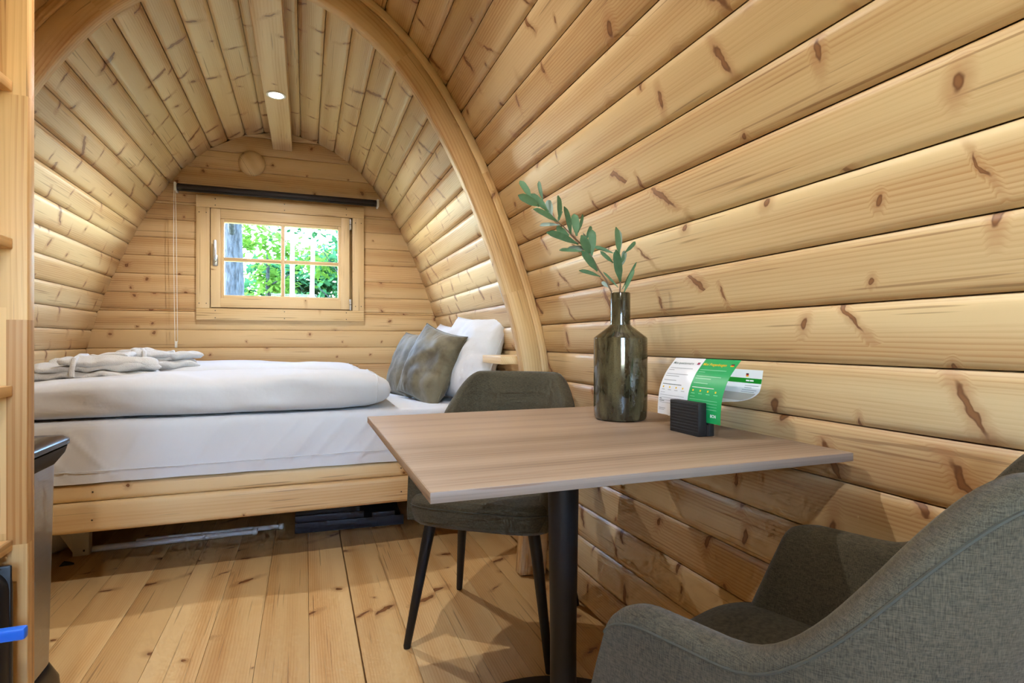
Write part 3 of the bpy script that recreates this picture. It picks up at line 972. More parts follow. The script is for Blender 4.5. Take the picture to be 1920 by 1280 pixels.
# ------------------------------------------------------------------ things stored under the bed
def pole(y, x0, x1, z, label):
    r = tag(empty('telescopic_pole', ((x0 + x1) / 2, y, z)), label, 'pole', 'white poles under the bed')
    L = x1 - x0
    tube('outer_tube', [(-L / 2, 0, 0), (L * .28, 0, 0)], .0135, M['white'], r, 14)
    tube('inner_tube', [(L * .28, 0, 0), (L / 2 - .012, 0, 0)], .0115, M['white'], r, 14)
    o = lathe('end_cap', [(0, -.012), (.012, -.012), (.0155, -.008), (.016, .0), (.0155, .008), (.010, .013), (0, .014)], M['white'], r, 14, loc=(L / 2 - .012, 0, 0)); o.rotation_euler = (0, PI / 2, 0)
pole(3.015, -.90, -.222, .0165, 'front white telescopic pole lying on the floor under the bed')
pole(3.055, -.74, -.105, .0165, 'rear white telescopic pole reaching further under the bed')
def bracket():
    r = tag(empty('metal_bracket', (-.935, 2.985, 0)), 'white sheet-metal support bracket between floor and bed base', 'bracket')
    box('web', -.03, .03, 0.0, .004, 0.0, .385, M['white'], r, bev=.001)
    box('flange', .027, .031, 0.0, .04, 0.0, .385, M['white'], r, bev=.001)
    mesh('gusset', [(-.03, 0, .02), (-.03, 0, .385), (-.11, 0, .385), (-.11, 0, .16), (-.03, .004, .02), (-.03, .004, .385), (-.11, .004, .385), (-.11, .004, .16)],
         [(0, 1, 2, 3), (7, 6, 5, 4), (0, 4, 5, 1), (1, 5, 6, 2), (2, 6, 7, 3), (3, 7, 4, 0)], M['white'], r)
    lathe('screw', [(0.0, 0.0015), (0.004, 0.001), (0.0045, 0.0)], M['screw'], r, 8, loc=(.012, 0, .022)).rotation_euler = (PI / 2, 0, 0)
bracket()
def jug():
    r = tag(empty('water_jug', (-1.100, 3.105, 0)), 'white plastic water jug with scale marks under the bed', 'jug')
    lathe('body', [(0, .003), (.07, .003), (.098, .02), (.112, .06), (.112, .15), (.1, .19), (.06, .21), (.0, .212)], M['white'], r, 32)
    lathe('cap', [(.024, .208), (.026, .212), (.026, .232), (.02, .235), (0, .235)], M['white'], r, 20)
    for k in range(7):
        a = -PI / 2 + .25
        o = box('scale_mark', -.010, .010 if k % 2 else .018, -.0005, .0005, -.0018, .0018, M['grey'], r, bev=0)
        o.location = (.1126 * math.cos(a), .1126 * math.sin(a), .06 + k * .014); o.rotation_euler = (0, 0, a + PI / 2)
jug()
cl = tag(mesh('cable_clip', [(-.022, -.012, 0), (.03, -.004, 0), (.022, .02, 0), (-.018, .016, 0), (-.012, -.006, .014), (.012, -.002, .010), (.010, .012, .009), (-.01, .010, .015)],
          [(3, 2, 1, 0), (4, 5, 6, 7), (0, 1, 5, 4), (1, 2, 6, 5), (2, 3, 7, 6), (3, 0, 4, 7)], M['blackmatte']), 'small black plastic clip on the floor beside the water jug', 'clip')
cl.location = (-.955, 2.885, 0.0)
def tray():
    r = tag(empty('storage_tray', (.10, 2.95, 0), -.06), 'low dark grey plastic tray with stepped edges under the bed', 'tray')
    box('front_panel', -.15, .38, 0, .006, .004, .050, M['traydark'], r, bev=.001)
    box('base', -.15, .38, 0, .42, 0.0, .006, M['traydark'], r, bev=.001)
    box('back_panel', -.15, .38, .414, .42, .004, .09, M['blackmatte'], r, bev=.001)
    box('raised_lip', -.15, .18, .008, .022, .050, .084, M['traydark'], r, bev=.003)
    box('raised_lip', .22, .335, .006, .02, .046, .072, M['traydark'], r, bev=.003)
    box('rib', -.15, .16, .022, .028, .060, .105, M['blackmatte'], r, bev=.001)
tray()
sb = tag(empty('storage_box', (.12, 3.2, 0)), 'black lidded storage box pushed back under the bed', 'box')
box('body', -.36, .40, 0, .42, .115 * 0 + .112, .26, M['blackmatte'], sb, bev=.01); box('lid', -.37, .41, -.01, .43, .255, .285, M['blackmatte'], sb, bev=.008)
sb.location = (.02, 3.45, -.111)

# ------------------------------------------------------------------ table
TX0, TX1, TY0, TY1 = 0.155, 0.926, 0.732, 1.534
TXM, TYM = (TX0 + TX1) / 2, (TY0 + TY1) / 2
tab = tag(empty('table', (TXM, TYM, 0)), 'square table with a pale oak-look top on one black column', 'table')
hx, hy = (TX1 - TX0) / 2, (TY1 - TY0) / 2
box('table_top', -hx + .001, hx - .001, -hy + .001, hy - .001, .7342, .750, M['table'], tab, bev=.0012)
box('edge_band', -hx, hx, -hy - .0002, -hy + .0012, .7345, .7492, M['tabedge'], tab, bev=.0004)
box('edge_band', -hx - .0002, -hx + .0012, -hy, hy, .7345, .7492, M['tabedgey'], tab, bev=.0004)
lathe('column', [(.060, .024), (.036, .034), (.0295, .06), (.0295, .30), (.036, .72), (.036, .729)], M['black'], tab, 36)
lathe('base', [(.0, 0), (.322, 0), (.326, .004), (.324, .010), (.27, .016), (.09, .024), (.06, .030), (.0, .030)], M['black'], tab, 64)
lathe('mounting_plate', [(.0, .726), (.13, .726), (.13, .734), (.0, .734)], M['black'], tab, 32)

# vase
VX, VY = .763, 1.258
vase = tag(empty('vase', (VX, VY, .75)), 'dark olive glazed bottle vase on the table', 'vase')
lathe('body', [(0, .0005), (.058, .0005), (.064, .003), (.0672, .010), (.0685, .03), (.0685, .205), (.068, .209), (.066, .2115), (.031, .238), (.0262, .243), (.0255, .250), (.0255, .3235), (.0245, .3255), (.0225, .3245), (.0215, .30), (.0215, .25), (.0, .245)], M['glaze'], vase, 56, autos=28)

# sprigs
CAMR = Vector((math.cos(PSI), -math.sin(PSI), 0)); CAMF = Vector((math.sin(PSI), math.cos(PSI), 0))
def lp(cx, cy, dep=0.0):
    a = (cx / 4.571 + 940 - 1151) / 1048 * 1.445; b = -(cy / 4.571 + 320 - 549) / 1048 * 1.445
    return CAMR * a + CAMF * dep + Vector((0, 0, b))
def leaf_geo(length, width, bend, twist):
    n = 9
    vs, fs = [], []
    for i in range(n):
        f = i / (n - 1)
        wd = width * (.25 + .75 * sstep(0, .45, f)) * math.sqrt(max(0.02, 1 - max(0, (f - .72) / .28) ** 2))
        z = bend * math.sin(f * PI * .55)
        a = twist * f
        for s in (-1, 0, 1):
            vs.append((f * length, s * wd * math.cos(a), z + abs(s) * wd * .35 + s * wd * math.sin(a)))
    for i in range(n - 1):
        for s in (0, 1):
            fs.append((i * 3 + s, i * 3 + s + 1, (i + 1) * 3 + s + 1, (i + 1) * 3 + s))
    m = len(vs)
    vs += [(x, y, z - .0006) for x, y, z in vs]
    fs += [tuple(k + m for k in f[::-1]) for f in fs]
    return vs, fs
random.seed(5)
def sprig(label, stem, leaves, seed):
    random.seed(seed)
    root = tag(empty('leafy_sprig', (VX, VY, .75 + .3255)), label, 'sprig', 'artificial sprigs in the vase')
    pts = [Vector((0, 0, -.06)) + lp(stem[0][0], stem[0][1]) * .6] + [lp(*s) for s in stem]
    n = len(pts)
    tube('stem', pts, [.0024 - .0014 * i / n for i in range(n)], M['stem'], root, 7)
    for (bx, by, tx, ty, wd, dep, pale) in leaves:
        b0, t0 = lp(bx, by, 0), lp(tx, ty, dep)
        L = (t0 - b0).length
        vs, fs = leaf_geo(L, wd, random.uniform(.004, .012), random.uniform(-.5, .5))
        o = mesh('leaf', vs, fs, M['leafgrey' if pale else 'leaf'], root, smooth=True)
        xd = (t0 - b0).normalized()
        face = (-CAMF + Vector((0, 0, random.uniform(-.2, .7))) + CAMR * random.uniform(-.6, .6)).normalized()
        yd = face.cross(xd).normalized(); zd = xd.cross(yd)
        o.matrix_local = Matrix.Translation(b0) @ Matrix((xd, yd, zd)).transposed().to_4x4()
B, Nn, Tn = .0100, .0084, .0050
sprig('long leafy green sprig leaning towards the arch from the vase', [(890, 1040), (840, 930), (780, 850), (725, 745), (660, 660), (600, 600), (540, 545), (480, 480), (430, 440), (380, 395), (330, 345), (280, 300), (215, 240)],
      [(205, 240, 105, 80, Nn, .02, 0), (270, 305, 80, 230, B, -.02, 0), (350, 355, 185, 205, B, .01, 0), (300, 255, 283, 85, Tn, .03, 0), (425, 435, 200, 365, B, -.03, 0), (445, 465, 290, 470, Tn, .03, 1),
       (378, 390, 345, 245, Nn, .03, 1), (440, 420, 425, 205, Nn, .03, 0), (540, 545, 465, 320, B, -.01, 0), (525, 555, 440, 480, Nn, .02, 0), (605, 630, 310, 565, B, -.03, 0), (590, 560, 570, 370, B, .02, 0),
       (602, 530, 640, 365, Tn, .03, 0), (705, 710, 610, 560, 0.011475, -.03, 0), (670, 595, 722, 485, Tn, .03, 0), (718, 730, 718, 510, B, .01, 0), (645, 695, 450, 685, Tn, .02, 0), (690, 665, 520, 662, Nn, .03, 1),
       (768, 860, 610, 700, 0.009720000000000001, -.03, 0), (795, 908, 590, 878, Tn, -.02, 0), (660, 655, 640, 540, Nn, .03, 1), (430, 440, 480, 350, Tn, .02, 0), (860, 1000, 815, 955, Tn, .01, 1)], 3)
sprig('short leafy green sprig standing upright in the vase', [(960, 1040), (965, 950), (958, 800), (945, 690)],
      [(952, 710, 905, 495, 0.00918, -.02, 0), (965, 955, 910, 690, 0.01053, -.03, 0), (900, 705, 755, 655, Tn, .02, 0), (905, 790, 785, 690, Tn, -.01, 0), (970, 825, 1005, 680, .0068, .02, 1), (1000, 705, 1090, 600, Tn, .02, 0),
       (945, 1000, 820, 870, .0034, .01, 0), (980, 1015, 1110, 780, .0034, .02, 0), (995, 1045, 1085, 860, .0050, -.01, 0), (958, 705, 950, 510, Tn, .03, 1), (960, 800, 900, 705, Tn, .0, 0), (965, 800, 1000, 705, Tn, .02, 0)], 8)

# ------------------------------------------------------------------ leaflet stand with leaflets
HX0, HX1, HY0, HY1 = .770, .811, .961, 1.058
st = tag(empty('leaflet_stand', ((HX0 + HX1) / 2, (HY0 + HY1) / 2, .75)), 'small black ribbed block stand holding leaflets on the table', 'leaflet stand')
def ribbed(name, x0, x1, z1):
    box(name, x0, x1, -.0485, .0485, 0, z1, M['blackmatte'], st, bev=.0015)
ribbed('front_block', -.0205, .0005, .0705); ribbed('rear_block', .0055, .0205, .055)
box('slot_floor', .0005, .0055, -.0485, .0485, 0, .024, M['blackmatte'], st, bev=0)
for k in range(10):
    box('groove_rib', -.0212, -.0202, -.047, .047, .006 + k * .0064, .0095 + k * .0064, M['blackmatte'], st, bev=.0004)

def paper(name, col):
    return plain(name, col, 0.35, vary=0.01, spec=0.5)
PW, PG, PY, PDK, PGR = paper('paper_white', srgb(232, 234, 238)), paper('print_green', srgb(24, 160, 88)), paper('print_yellow', srgb(236, 190, 20)), paper('print_dark_green', srgb(34, 66, 52)), paper('print_grey', srgb(150, 152, 160))
PB2, PRED, PBK, PLG = paper('print_band_green', srgb(18, 140, 40)), paper('print_red', srgb(190, 40, 50)), paper('print_black', srgb(22, 20, 20)), paper('print_light_green', srgb(150, 214, 176))
PBL = paper('print_navy', srgb(58, 48, 110))
PHO = paper('print_photo_grey', srgb(176, 172, 168))
def curve_pts(path, n=40):
    path = [Vector(p) for p in path]
    out = []
    m = len(path)
    for i in range(m - 1):
        p0, p1, p2, p3 = path[max(i - 1, 0)], path[i], path[i + 1], path[min(i + 2, m - 1)]
        for k in range(n // (m - 1)):
            f = k / (n // (m - 1))
            out.append(.5 * ((2 * p1) + (p2 - p0) * f + (2 * p0 - 5 * p1 + 4 * p2 - p3) * f * f + (3 * p1 - p0 - 3 * p2 + p3) * f ** 3))
    out.append(path[-1])
    return out
class Sheet:
    """a sheet of paper: s runs up the bent side profile (x, z), y runs across"""
    def __init__(self, path, y_left, y_right, skew=0.0):
        self.skew = skew
        self.p = curve_pts(path)
        self.a = [0.0]
        for a, b in zip(self.p, self.p[1:]): self.a.append(self.a[-1] + (b - a).length)
        self.h = self.a[-1]; self.yl, self.yr = y_left, y_right; self.w = abs(y_left - y_right)
    def at(self, u, v, lift=0.0):       # u, v in metres from the lower left corner as read
        s = max(0, min(self.h, v))
        for i in range(1, len(self.a)):
            if s <= self.a[i] + 1e-9: break
        f = (s - self.a[i - 1]) / (self.a[i] - self.a[i - 1])
        q = self.p[i - 1].lerp(self.p[i], f)
        tg = (self.p[i] - self.p[i - 1]).normalized()
        nr = Vector((-tg.y, tg.x))
        y = self.yl + (self.yr - self.yl) * u / self.w + self.skew * (u / self.w) * max(0.0, 1 - 1.35 * s / self.h)
        return Vector((q.x + nr.x * lift, y, q.y + nr.y * lift))
    def patch(self, name, u0, u1, v0, v1, mat, parent, lift, nu=2, nv=None, thick=None):
        nv = nv or max(2, int((v1 - v0) / .004))
        vs, fs = [], []
        lay = [lift] if thick is None else [lift, lift - thick]
        for L in lay:
            for j in range(nv + 1):
                for i in range(nu + 1):
                    vs.append(self.at(u0 + (u1 - u0) * i / nu, v0 + (v1 - v0) * j / nv, L))
        m = (nu + 1) * (nv + 1)
        for j in range(nv):
            for i in range(nu):
                q = (j * (nu + 1) + i, j * (nu + 1) + i + 1, (j + 1) * (nu + 1) + i + 1, (j + 1) * (nu + 1) + i)
                fs.append(q)
                if thick is not None: fs.append(tuple(k + m for k in q[::-1]))
        return mesh(name, vs, fs, mat, parent, smooth=True)
    def text(self, name, body, u, v, size, mat, parent, lift=.0004, bold=0.0):
        c = bpy.data.curves.new('tmp_text', 'FONT'); c.body = body; c.size = size; c.offset = bold; c.resolution_u = 3
        o = bpy.data.objects.new('tmp_text', c); COL.objects.link(o)
        dg = bpy.context.evaluated_depsgraph_get()
        me = bpy.data.meshes.new_from_object(o.evaluated_get(dg))
        bpy.data.objects.remove(o); bpy.data.curves.remove(c)
        for vv in me.vertices: vv.co = self.at(u + vv.co.x, v + vv.co.y, lift)
        me.name = name; me.materials.clear(); me.materials.append(mat)
        return link(bpy.data.objects.new(name, me), parent)
sh = Sheet([(.7925, .779), (.7935, .805), (.799, .840), (.816, .876), (.846, .911)], 1.137, .921)
q = tag(empty('leaflet', (0, 0, 0)), 'white and green questionnaire leaflet standing in the black stand', 'leaflet')
W, Hh = sh.w, sh.h
sh.patch('white_half', 0, W * .5, 0, Hh, PW, q, 0.0, nu=6, thick=.0003)
sh.patch('green_half', W * .5, W, 0, Hh, PG, q, 0.0, nu=6, thick=.0003)
def flag_de(s, par, u, v, w=.010, h=.0065):
    f = empty('flag', (0, 0, 0)); f.parent = par
    s.patch('stripe', u, u + w, v + h * 2 / 3, v + h, PBK, f, .0004); s.patch('stripe', u, u + w, v + h / 3, v + h * 2 / 3, PRED, f, .0004); s.patch('stripe', u, u + w, v, v + h / 3, PY, f, .0004)
sh.text('heading', 'Mini-questionnaire', .007, Hh - .0195, .0098, PDK, q, bold=.00005)
f = empty('flag', (0, 0, 0)); f.parent = q
sh.patch('ground', .0925, .1010, Hh - .019, Hh - .0125, PBL, f, .0004); sh.patch('cross_bar', .0925, .1010, Hh - .0165, Hh - .015, PRED, f, .0006); sh.patch('cross_bar', .0960, .0975, Hh - .019, Hh - .0125, PRED, f, .0006)
sh.text('heading', 'Mini Fragenbogen', W * .5 + .005, Hh - .0195, .0104, PY, q, bold=.00012)
flag_de(sh, q, W * .5 + .0905, Hh - .0190)
for half, m1, m2 in ((0, PGR, PDK), (1, PLG, PW)):
    u0 = half * W * .5 + .007
    for (dv, ln) in ((.031, .082), (.037, .020), (.048, .078), (.0535, .050), (.0645, .046), (.0745, .070)):
        sh.patch('text_line', u0, u0 + ln, Hh - dv - .0014, Hh - dv, m1 if dv < .07 else m2, q, .0004, nu=3, nv=1)
    for k in range(4):
        uu = u0 + .004 + k * .024
        sh.patch('star', uu, uu + .0045, Hh - .0845, Hh - .0805, PY, q, .0004, nv=1)
        sh.patch('text_line', uu - .002, uu + .010, Hh - .0895, Hh - .0883, m1, q, .0004, nv=1)
    for (dv, ln) in ((.0955, .016), (.1015, .088), (.1075, .088), (.1135, .088), (.1195, .088)):
        sh.patch('text_line', u0, u0 + ln, Hh - dv - .0006, Hh - dv + .0002, m1, q, .0004, nu=3, nv=1)
sh.text('logo', 'BCN', W - .031, .0125, .0085, PW, q, bold=.0002)
sh.patch('text_line', .005, .030, .014, .0152, PGR, q, .0004, nv=1); sh.patch('text_line', .005, .026, .0105, .0115, PGR, q, .0004, nv=1)
sh.patch('text_line', .005, .014, .036, .0374, PDK, q, .0004, nv=1); sh.patch('text_line', .005, .024, .031, .0322, PDK, q, .0004, nv=1)
s2 = Sheet([(.7945, .777), (.7965, .800), (.806, .815), (.830, .822), (.858, .824), (.881, .832), (.894, .852), (.901, .889)], 1.10, .918, skew=.075)
q2 = tag(empty('leaflet', (0, 0, 0)), 'white leaflet with a green band curling over towards the wall', 'leaflet')
W2, H2 = s2.w, s2.h
s2.patch('page', 0, W2, 0, H2, PW, q2, 0.0, nu=6, thick=.0003)
s2.patch('photo_print', 0, W2 - .004, H2 - .082, H2 - .052, PHO, q2, .0004, nu=4)
s2.patch('green_band', 0, W2, H2 - .029, H2 - .0185, PB2, q2, .0004, nu=4)
flag_de(s2, q2, W2 - .046, H2 - .0155, .0075, .0075)
for k, (a_, b_) in enumerate(((.044, .034), (.0325, .022))): s2.patch('text_line', W2 - a_, W2 - b_, H2 - .0252, H2 - .0222, PW, q2, .0007, nv=1)
for dv, a, b in ((.034, .045, .006), (.0385, .045, .024), (.044, .050, .008), (.0485, .050, .012)):
    s2.patch('text_line', W2 - a, W2 - b, H2 - dv - .0012, H2 - dv, PGR, q2, .0006, nv=1)

# ------------------------------------------------------------------ upholstered chairs
def make_chair():
    root = empty('armchair', (0, 0, 0))
    HW, BK, FR = .262, .222, -.150
    path = []
    nb = 60
    for k in range(nb + 1):
        ph = -PI / 2 + PI * k / nb
        path.append((spow(math.sin(ph), .72) * HW, spow(math.cos(ph), .80) * BK, ph))
    nfr = 26
    ez = lambda k: math.sin(PI / 2 * k / nfr)
    left = [(-HW, FR * ez(nfr - k), -PI / 2 - ez(nfr - k)) for k in range(nfr)]
    right = [(HW, FR * ez(k + 1), PI / 2 + ez(k + 1)) for k in range(nfr)]
    path = left + path + right
    def top_h(ph):
        a = abs(ph)
        if a <= PI / 2:
            return .634 + .204 * (1 - sstep(.50, 1.58, a))
        k = a - PI / 2
        return .634 - .040 * (1 - math.sqrt(max(0.0, 1 - (max(0.0, k - .55) / .45) ** 2)))
    ZB = .402
    def ring(x, y, ph):
        a = abs(ph)
        k = max(0, a - PI / 2)
        tp = top_h(ph)
        th = .046 * (1.0 if k < .8 else math.sqrt(max(0.0, 1 - ((k - .8) / .2) ** 2)) * .9 + .1)
        # outward normal in plan
        nx, ny = (math.sin(max(-PI / 2, min(PI / 2, ph))), math.cos(max(-PI / 2, min(PI / 2, ph))))
        def P(z, off):
            f = max(0.0, (z - ZB) / (.835 - ZB))
            sc = .84 + .16 * min(1, f * 1.5) ** .8
            bk = .055 * f * f * max(0, ny)
            yy = y * sc + bk
            if k > 0: yy = y - k * .075 * (1 - min(1, (z - ZB) / (tp - ZB))) ** 1.0
            return (x * sc - nx * off, yy - ny * off, z)
        pts = []
        for j in range(7):
            pts.append(P(ZB + (tp - .022 - ZB) * j / 6, 0 if j < 6 else .001))
        for j in range(1, 6):
            b = PI * j / 6
            pts.append(P(tp - .022 + .022 * math.sin(b) ** .8, th / 2 - th / 2 * math.cos(b)))
        for j in range(7):
            pts.append(P(tp - .022 - (tp - .022 - ZB) * j / 6, th + .006 * math.sin(PI * j / 6)))
        return pts
    rings = [ring(*p) for p in path]
    m = len(rings[0])
    vs = [p for r in rings for p in r]
    fs = []
    for i in range(len(rings) - 1):
        for j in range(m):
            j2 = (j + 1) % m
            fs.append((i * m + j, (i + 1) * m + j, (i + 1) * m + j2, i * m + j2))
    fs.append(tuple(range(m))); fs.append(tuple((len(rings) - 1) * m + j for j in range(m))[::-1])
    mesh('shell', vs, fs, M['chair'], root, smooth=True)
    tube('piping', [Vector(r[6]) + Vector((0, 0, .002)) for r in rings[3:-3]], .0018, M['piping'], root, 6)
    # seat: soft D-shaped pad
    sx, sf, sbk = .246, -.245, .165
    def seat(u, v):
        a = 2 * PI * u
        cx_, sy_ = spow(math.cos(a), .42), spow(math.sin(a), .50)
        X = cx_ * sx; Y = (sf + sbk) / 2 + sy_ * (sbk - sf) / 2
        prof = [(.0, .385), (.80, .385), (.93, .388), (.985, .400), (1.0, .425), (1.0, .442), (.985, .460), (.94, .472), (.80, .480), (.4, .484), (.0, .485)]
        f = v * (len(prof) - 1); i = min(int(f), len(prof) - 2); g = f - i
        r = prof[i][0] + (prof[i + 1][0] - prof[i][0]) * g; z = prof[i][1] + (prof[i + 1][1] - prof[i][1]) * g
        yc = (sf + sbk) / 2
        return Vector((X * r, yc + (Y - yc) * r, z))
    grid_obj('seat', 72, 41, seat, M['chair'], root, closed_u=True)
    tube('seat_seam', [Vector((seat(k / 72, .5)[0] * 1.003, seat(k / 72, .5)[1] * 1.003, .447)) for k in range(73)], .0016, M['piping'], root, 6)
    for x in (-1, 1):
        for (yt, yb) in ((-.165, -.215), (.115, .215)):
            tube('leg', [(x * .165, yt, .392), (x * .180, yt + (yb - yt) * .2, .31), (x * .226, yb, .006), (x * .226, yb, 0.0)], [.0185, .0175, .0115, .0105], M['black'], root, 16)
    return root
ch1 = make_chair()
tag(ch1, 'grey-green upholstered armchair tucked in at the far side of the table', 'armchair', 'matching upholstered armchairs')
ch1.location = (.605, 1.775, 0); ch1.rotation_euler = (0, 0, -math.radians(37))
ch2 = copy_tree(ch1)
tag(ch2, 'grey-green upholstered armchair in the foreground at the near side of the table', 'armchair')
ch2.location = (.638, .556, 0); ch2.rotation_euler = (0, 0, PI + math.radians(19.5))

# ------------------------------------------------------------------ shelf unit
SX, SY = -.490, 1.30
su = tag(empty('shelf_unit', (SX, SY, 0)), 'tall pine shelf unit of glued staves beside the waste bin', 'shelf unit')
box('upright', -.40, 0, 0, .030, 0, 2.0, M['panel'], su, bev=.002)
box('upright', -.40, 0, -.78, -.75, 0, 2.0, M['panel'], su, bev=.002)
for z in (1.424, 1.132, .858, .571, .20):
    box('shelf', -.38, -.022, -.75, -.001, z - .010, z + .010, M['shelf'], su, bev=.002)
case = tag(empty('plastic_case', (-.600, 1.252, .212)), 'black round-cornered plastic case with a blue strap in the shelf unit', 'case')
box('case_body', -.15, .103, -.045, .044, .0, .335, M['caseblack'], case, bev=.040, seg=6)
box('rim', -.152, .1055, -.004, .004, -.002 + .004, .3375, M['caseblack'], case, bev=.0035, seg=2)
box('strap', -.16, .148, -.064, -.047, .226, .247, M['bluep'], case, bev=.004)

# waste bin
def bin_():
    r = tag(empty('waste_bin', (-.795, 1.735, 0)), 'tall brushed steel waste bin with a black lid', 'waste bin')
    def sec(hx_, hy_, z, p=.15):
        return [(spow(math.cos(2 * PI * k / 48), p) * hx_, spow(math.sin(2 * PI * k / 48), p) * hy_, z) for k in range(48)]
    def loft(name, rows, mat):
        vs = [p for row in rows for p in row]; n = 48
        fs = [(i * n + k, i * n + (k + 1) % n, (i + 1) * n + (k + 1) % n, (i + 1) * n + k) for i in range(len(rows) - 1) for k in range(n)]
        fs += [tuple(range(n))[::-1], tuple((len(rows) - 1) * n + k for k in range(n))]
        o = mesh(name, vs, fs, mat, r, smooth=True); o.data.set_sharp_from_angle(angle=math.radians(40)); return o
    loft('base', [sec(.162, .165, 0), sec(.160, .163, .03), sec(.143, .146, .075), sec(.140, .143, .08)], M['binlid'])
    loft('body', [sec(.1415, .1445, .072), sec(.152, .152, .628)], M['steel'])
    loft('collar', [sec(.153, .153, .616), sec(.172, .170, .645), sec(.176, .174, .662)], M['blackmatte'])
    loft('lid', [sec(.174, .172, .664), sec(.180, .178, .668), sec(.180, .178, .680), sec(.168, .166, .690), sec(.10, .10, .694), sec(.01, .01, .695)], M['binlid'])
bin_()

# ------------------------------------------------------------------ outside
def grass_mat():
    t = NT('lawn'); v = t.coord()
    t.set(color=t.mix(t.noise(v, 3.0, 4.0), srgb(74, 88, 54), srgb(116, 126, 84)), rough=0.9); return t.mat
def bark(name, a, b, sc):
    t = NT(name); x, y, z = t.sep(t.coord())
    n = t.noise(t.comb(t.m('MULTIPLY', x, sc), t.m('MULTIPLY', y, sc), t.m('MULTIPLY', z, sc * .22)), 1.0, 4.0, .65)
    t.set(color=t.mix(t.rng(n, .35, .65), a, b), rough=.95); t.bump(n, .8, .03); return t.mat
def foliage_mat(name, a, b):
    t = NT(name); n = t.noise(t.coord(), 2.0, 2.0)
    c = t.mix(n, a, b)
    d = t.n('ShaderNodeBsdfDiffuse'); tr = t.n('ShaderNodeBsdfTranslucent'); mx = t.n('ShaderNodeMixShader')
    t.l(c, d.inputs[0]); t.l(c, tr.inputs[0]); mx.inputs[0].default_value = .45
    t.l(d.outputs[0], mx.inputs[1]); t.l(tr.outputs[0], mx.inputs[2]); t.l(mx.outputs[0], t.out.inputs[0]); return t.mat
M['lawn'] = grass_mat(); M['oakbark'] = bark('oak_bark', srgb(16, 19, 24), srgb(50, 54, 60), 26); M['birchbark'] = bark('pale_bark', srgb(150, 152, 152), srgb(220, 220, 218), 12)
M['fol1'] = foliage_mat('leaves_fresh_green', srgb(60, 100, 36), srgb(110, 146, 62)); M['fol2'] = foliage_mat('leaves_deep_green', srgb(28, 70, 46), srgb(72, 122, 76))
GZ = -.35
lawn = tag(mesh('lawn', [(-45, -45, GZ), (45, -45, GZ), (45, 60, GZ), (-45, 60, GZ)], [(0, 1, 2, 3)], M['lawn']), 'sunlit green lawn outside the window', 'lawn', kind='stuff')
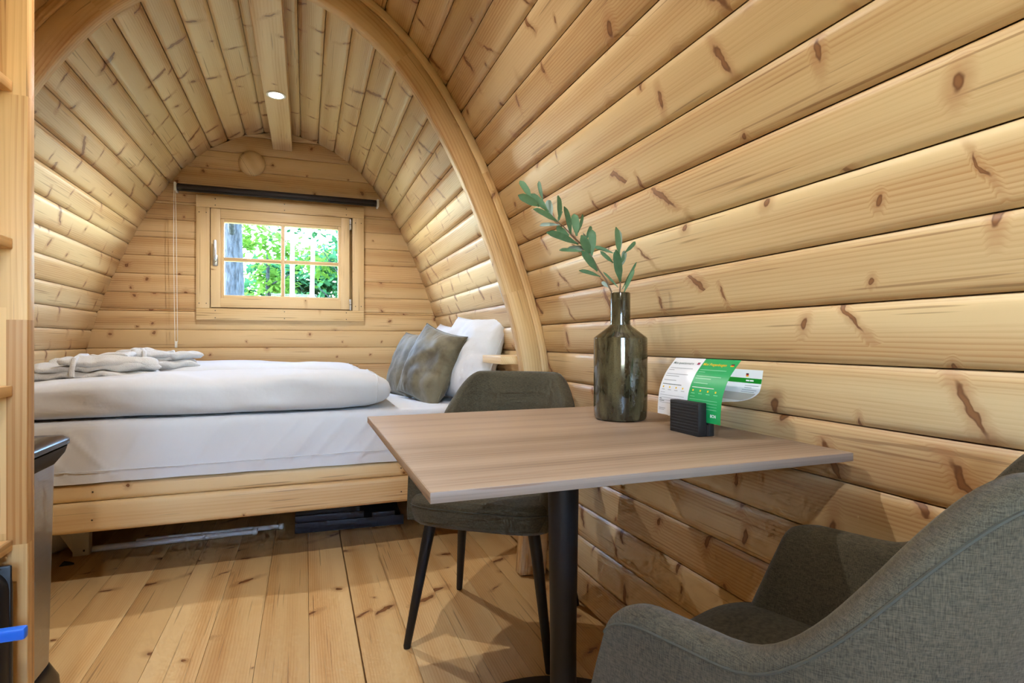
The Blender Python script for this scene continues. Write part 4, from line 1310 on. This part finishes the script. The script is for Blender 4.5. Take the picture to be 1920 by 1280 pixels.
def tree(loc, r0, hgt, trunk_mat, fol, crown, nleaf, seed, name, label, lean=0.0, lsize=.12):
    random.seed(seed)
    root = tag(empty(name, (loc[0], loc[1], GZ)), label, 'tree', 'trees outside the window')
    path = [(lean * f * hgt, .1 * math.sin(f * 3 + seed), f * hgt) for f in [k / 12 for k in range(13)]]
    vs, fs = tube_geo(path, [r0 * (1.25 if k == 0 else 1 - .5 * k / 12) for k in range(13)], 18)
    vs = [v + mnoise.noise_vector(v * 3 + Vector((seed, 0, 0))) * r0 * .10 for v in vs]
    mesh('trunk', vs, fs, M[trunk_mat], root, smooth=True)
    for k in range(5 if r0 > .085 else 0):
        a = random.uniform(0, 2 * PI); z = hgt * random.uniform(.45, .8); l = random.uniform(.8, 1.6)
        tube('branch', [(lean * z, 0, z), (lean * z + math.cos(a) * l * .5, math.sin(a) * l * .5, z + l * .25), (lean * z + math.cos(a) * l, math.sin(a) * l, z + l * .7)], [r0 * .3, r0 * .2, r0 * .08], M[trunk_mat], root, 8)
    vs, fs = [], []
    clumps = [(Vector((random.gauss(0, crown[0] * .5), random.gauss(0, crown[0] * .5), random.uniform(crown[1], crown[2]))), random.uniform(.35, .8)) for _ in range(crown[3])]
    for _ in range(nleaf):
        c, rr = random.choice(clumps)
        d = Vector((random.gauss(0, 1), random.gauss(0, 1), random.gauss(0, .8)))
        p = c + d * rr * .5
        ax = Vector((random.gauss(0, 1), random.gauss(0, 1), random.gauss(0, .6))).normalized(); bx = ax.cross(Vector((random.random() - .5, random.random() - .5, 1))).normalized()
        s = lsize * random.uniform(.6, 1.3)
        i = len(vs)
        vs += [p - ax * s, p + bx * s * .5, p + ax * s, p - bx * s * .5]
        fs.append((i, i + 1, i + 2, i + 3))
    o = mesh('foliage', vs, fs, M[fol], root)
    o['kind'] = 'stuff'
tree((-1.20, 10.8, 0), .205, 7, 'oakbark', 'fol1', (2.6, 5.2, 7.5, 30), 3500, 1, 'oak_tree', 'broad oak trunk with dappled bark close outside the window')
tree((-.30, 14.6, 0), .08, 4.4, 'birchbark', 'fol1', (1.2, 4.3, 5.2, 14), 1300, 2, 'young_tree', 'thin pale trunk outside the lower right window pane, the left one')
tree((.10, 15.0, 0), .08, 4.4, 'birchbark', 'fol2', (1.2, 4.3, 5.2, 14), 1300, 3, 'young_tree', 'thin pale trunk outside the lower right window pane, the right one', .02)
tree((-1.05, 18.0, 0), .09, 4, 'oakbark', 'fol1', (1.6, .8, 4.2, 26), 3000, 4, 'leafy_tree', 'leafy tree just to the right of the oak trunk', lsize=.14)
tree((1.4, 17.0, 0), .10, 4, 'oakbark', 'fol2', (1.6, .8, 4.4, 26), 2600, 5, 'leafy_tree', 'dense dark green tree seen in the right window panes', lsize=.14)
tree((-3.9, 17.0, 0), .12, 4, 'oakbark', 'fol2', (1.8, .8, 5.0, 30), 4000, 6, 'leafy_tree', 'leafy tree beyond the window to the left of the oak', lsize=.14)
tree((4.6, 19.0, 0), .12, 4, 'oakbark', 'fol1', (1.8, .8, 5.0, 30), 4000, 7, 'leafy_tree', 'leafy tree far to the right beyond the window', lsize=.14)
tree((.2, 23.0, 0), .12, 4, 'oakbark', 'fol2', (2.4, .8, 4.3, 80), 11000, 9, 'leafy_tree', 'deep green tree furthest back behind the thin trunks', lsize=.19)
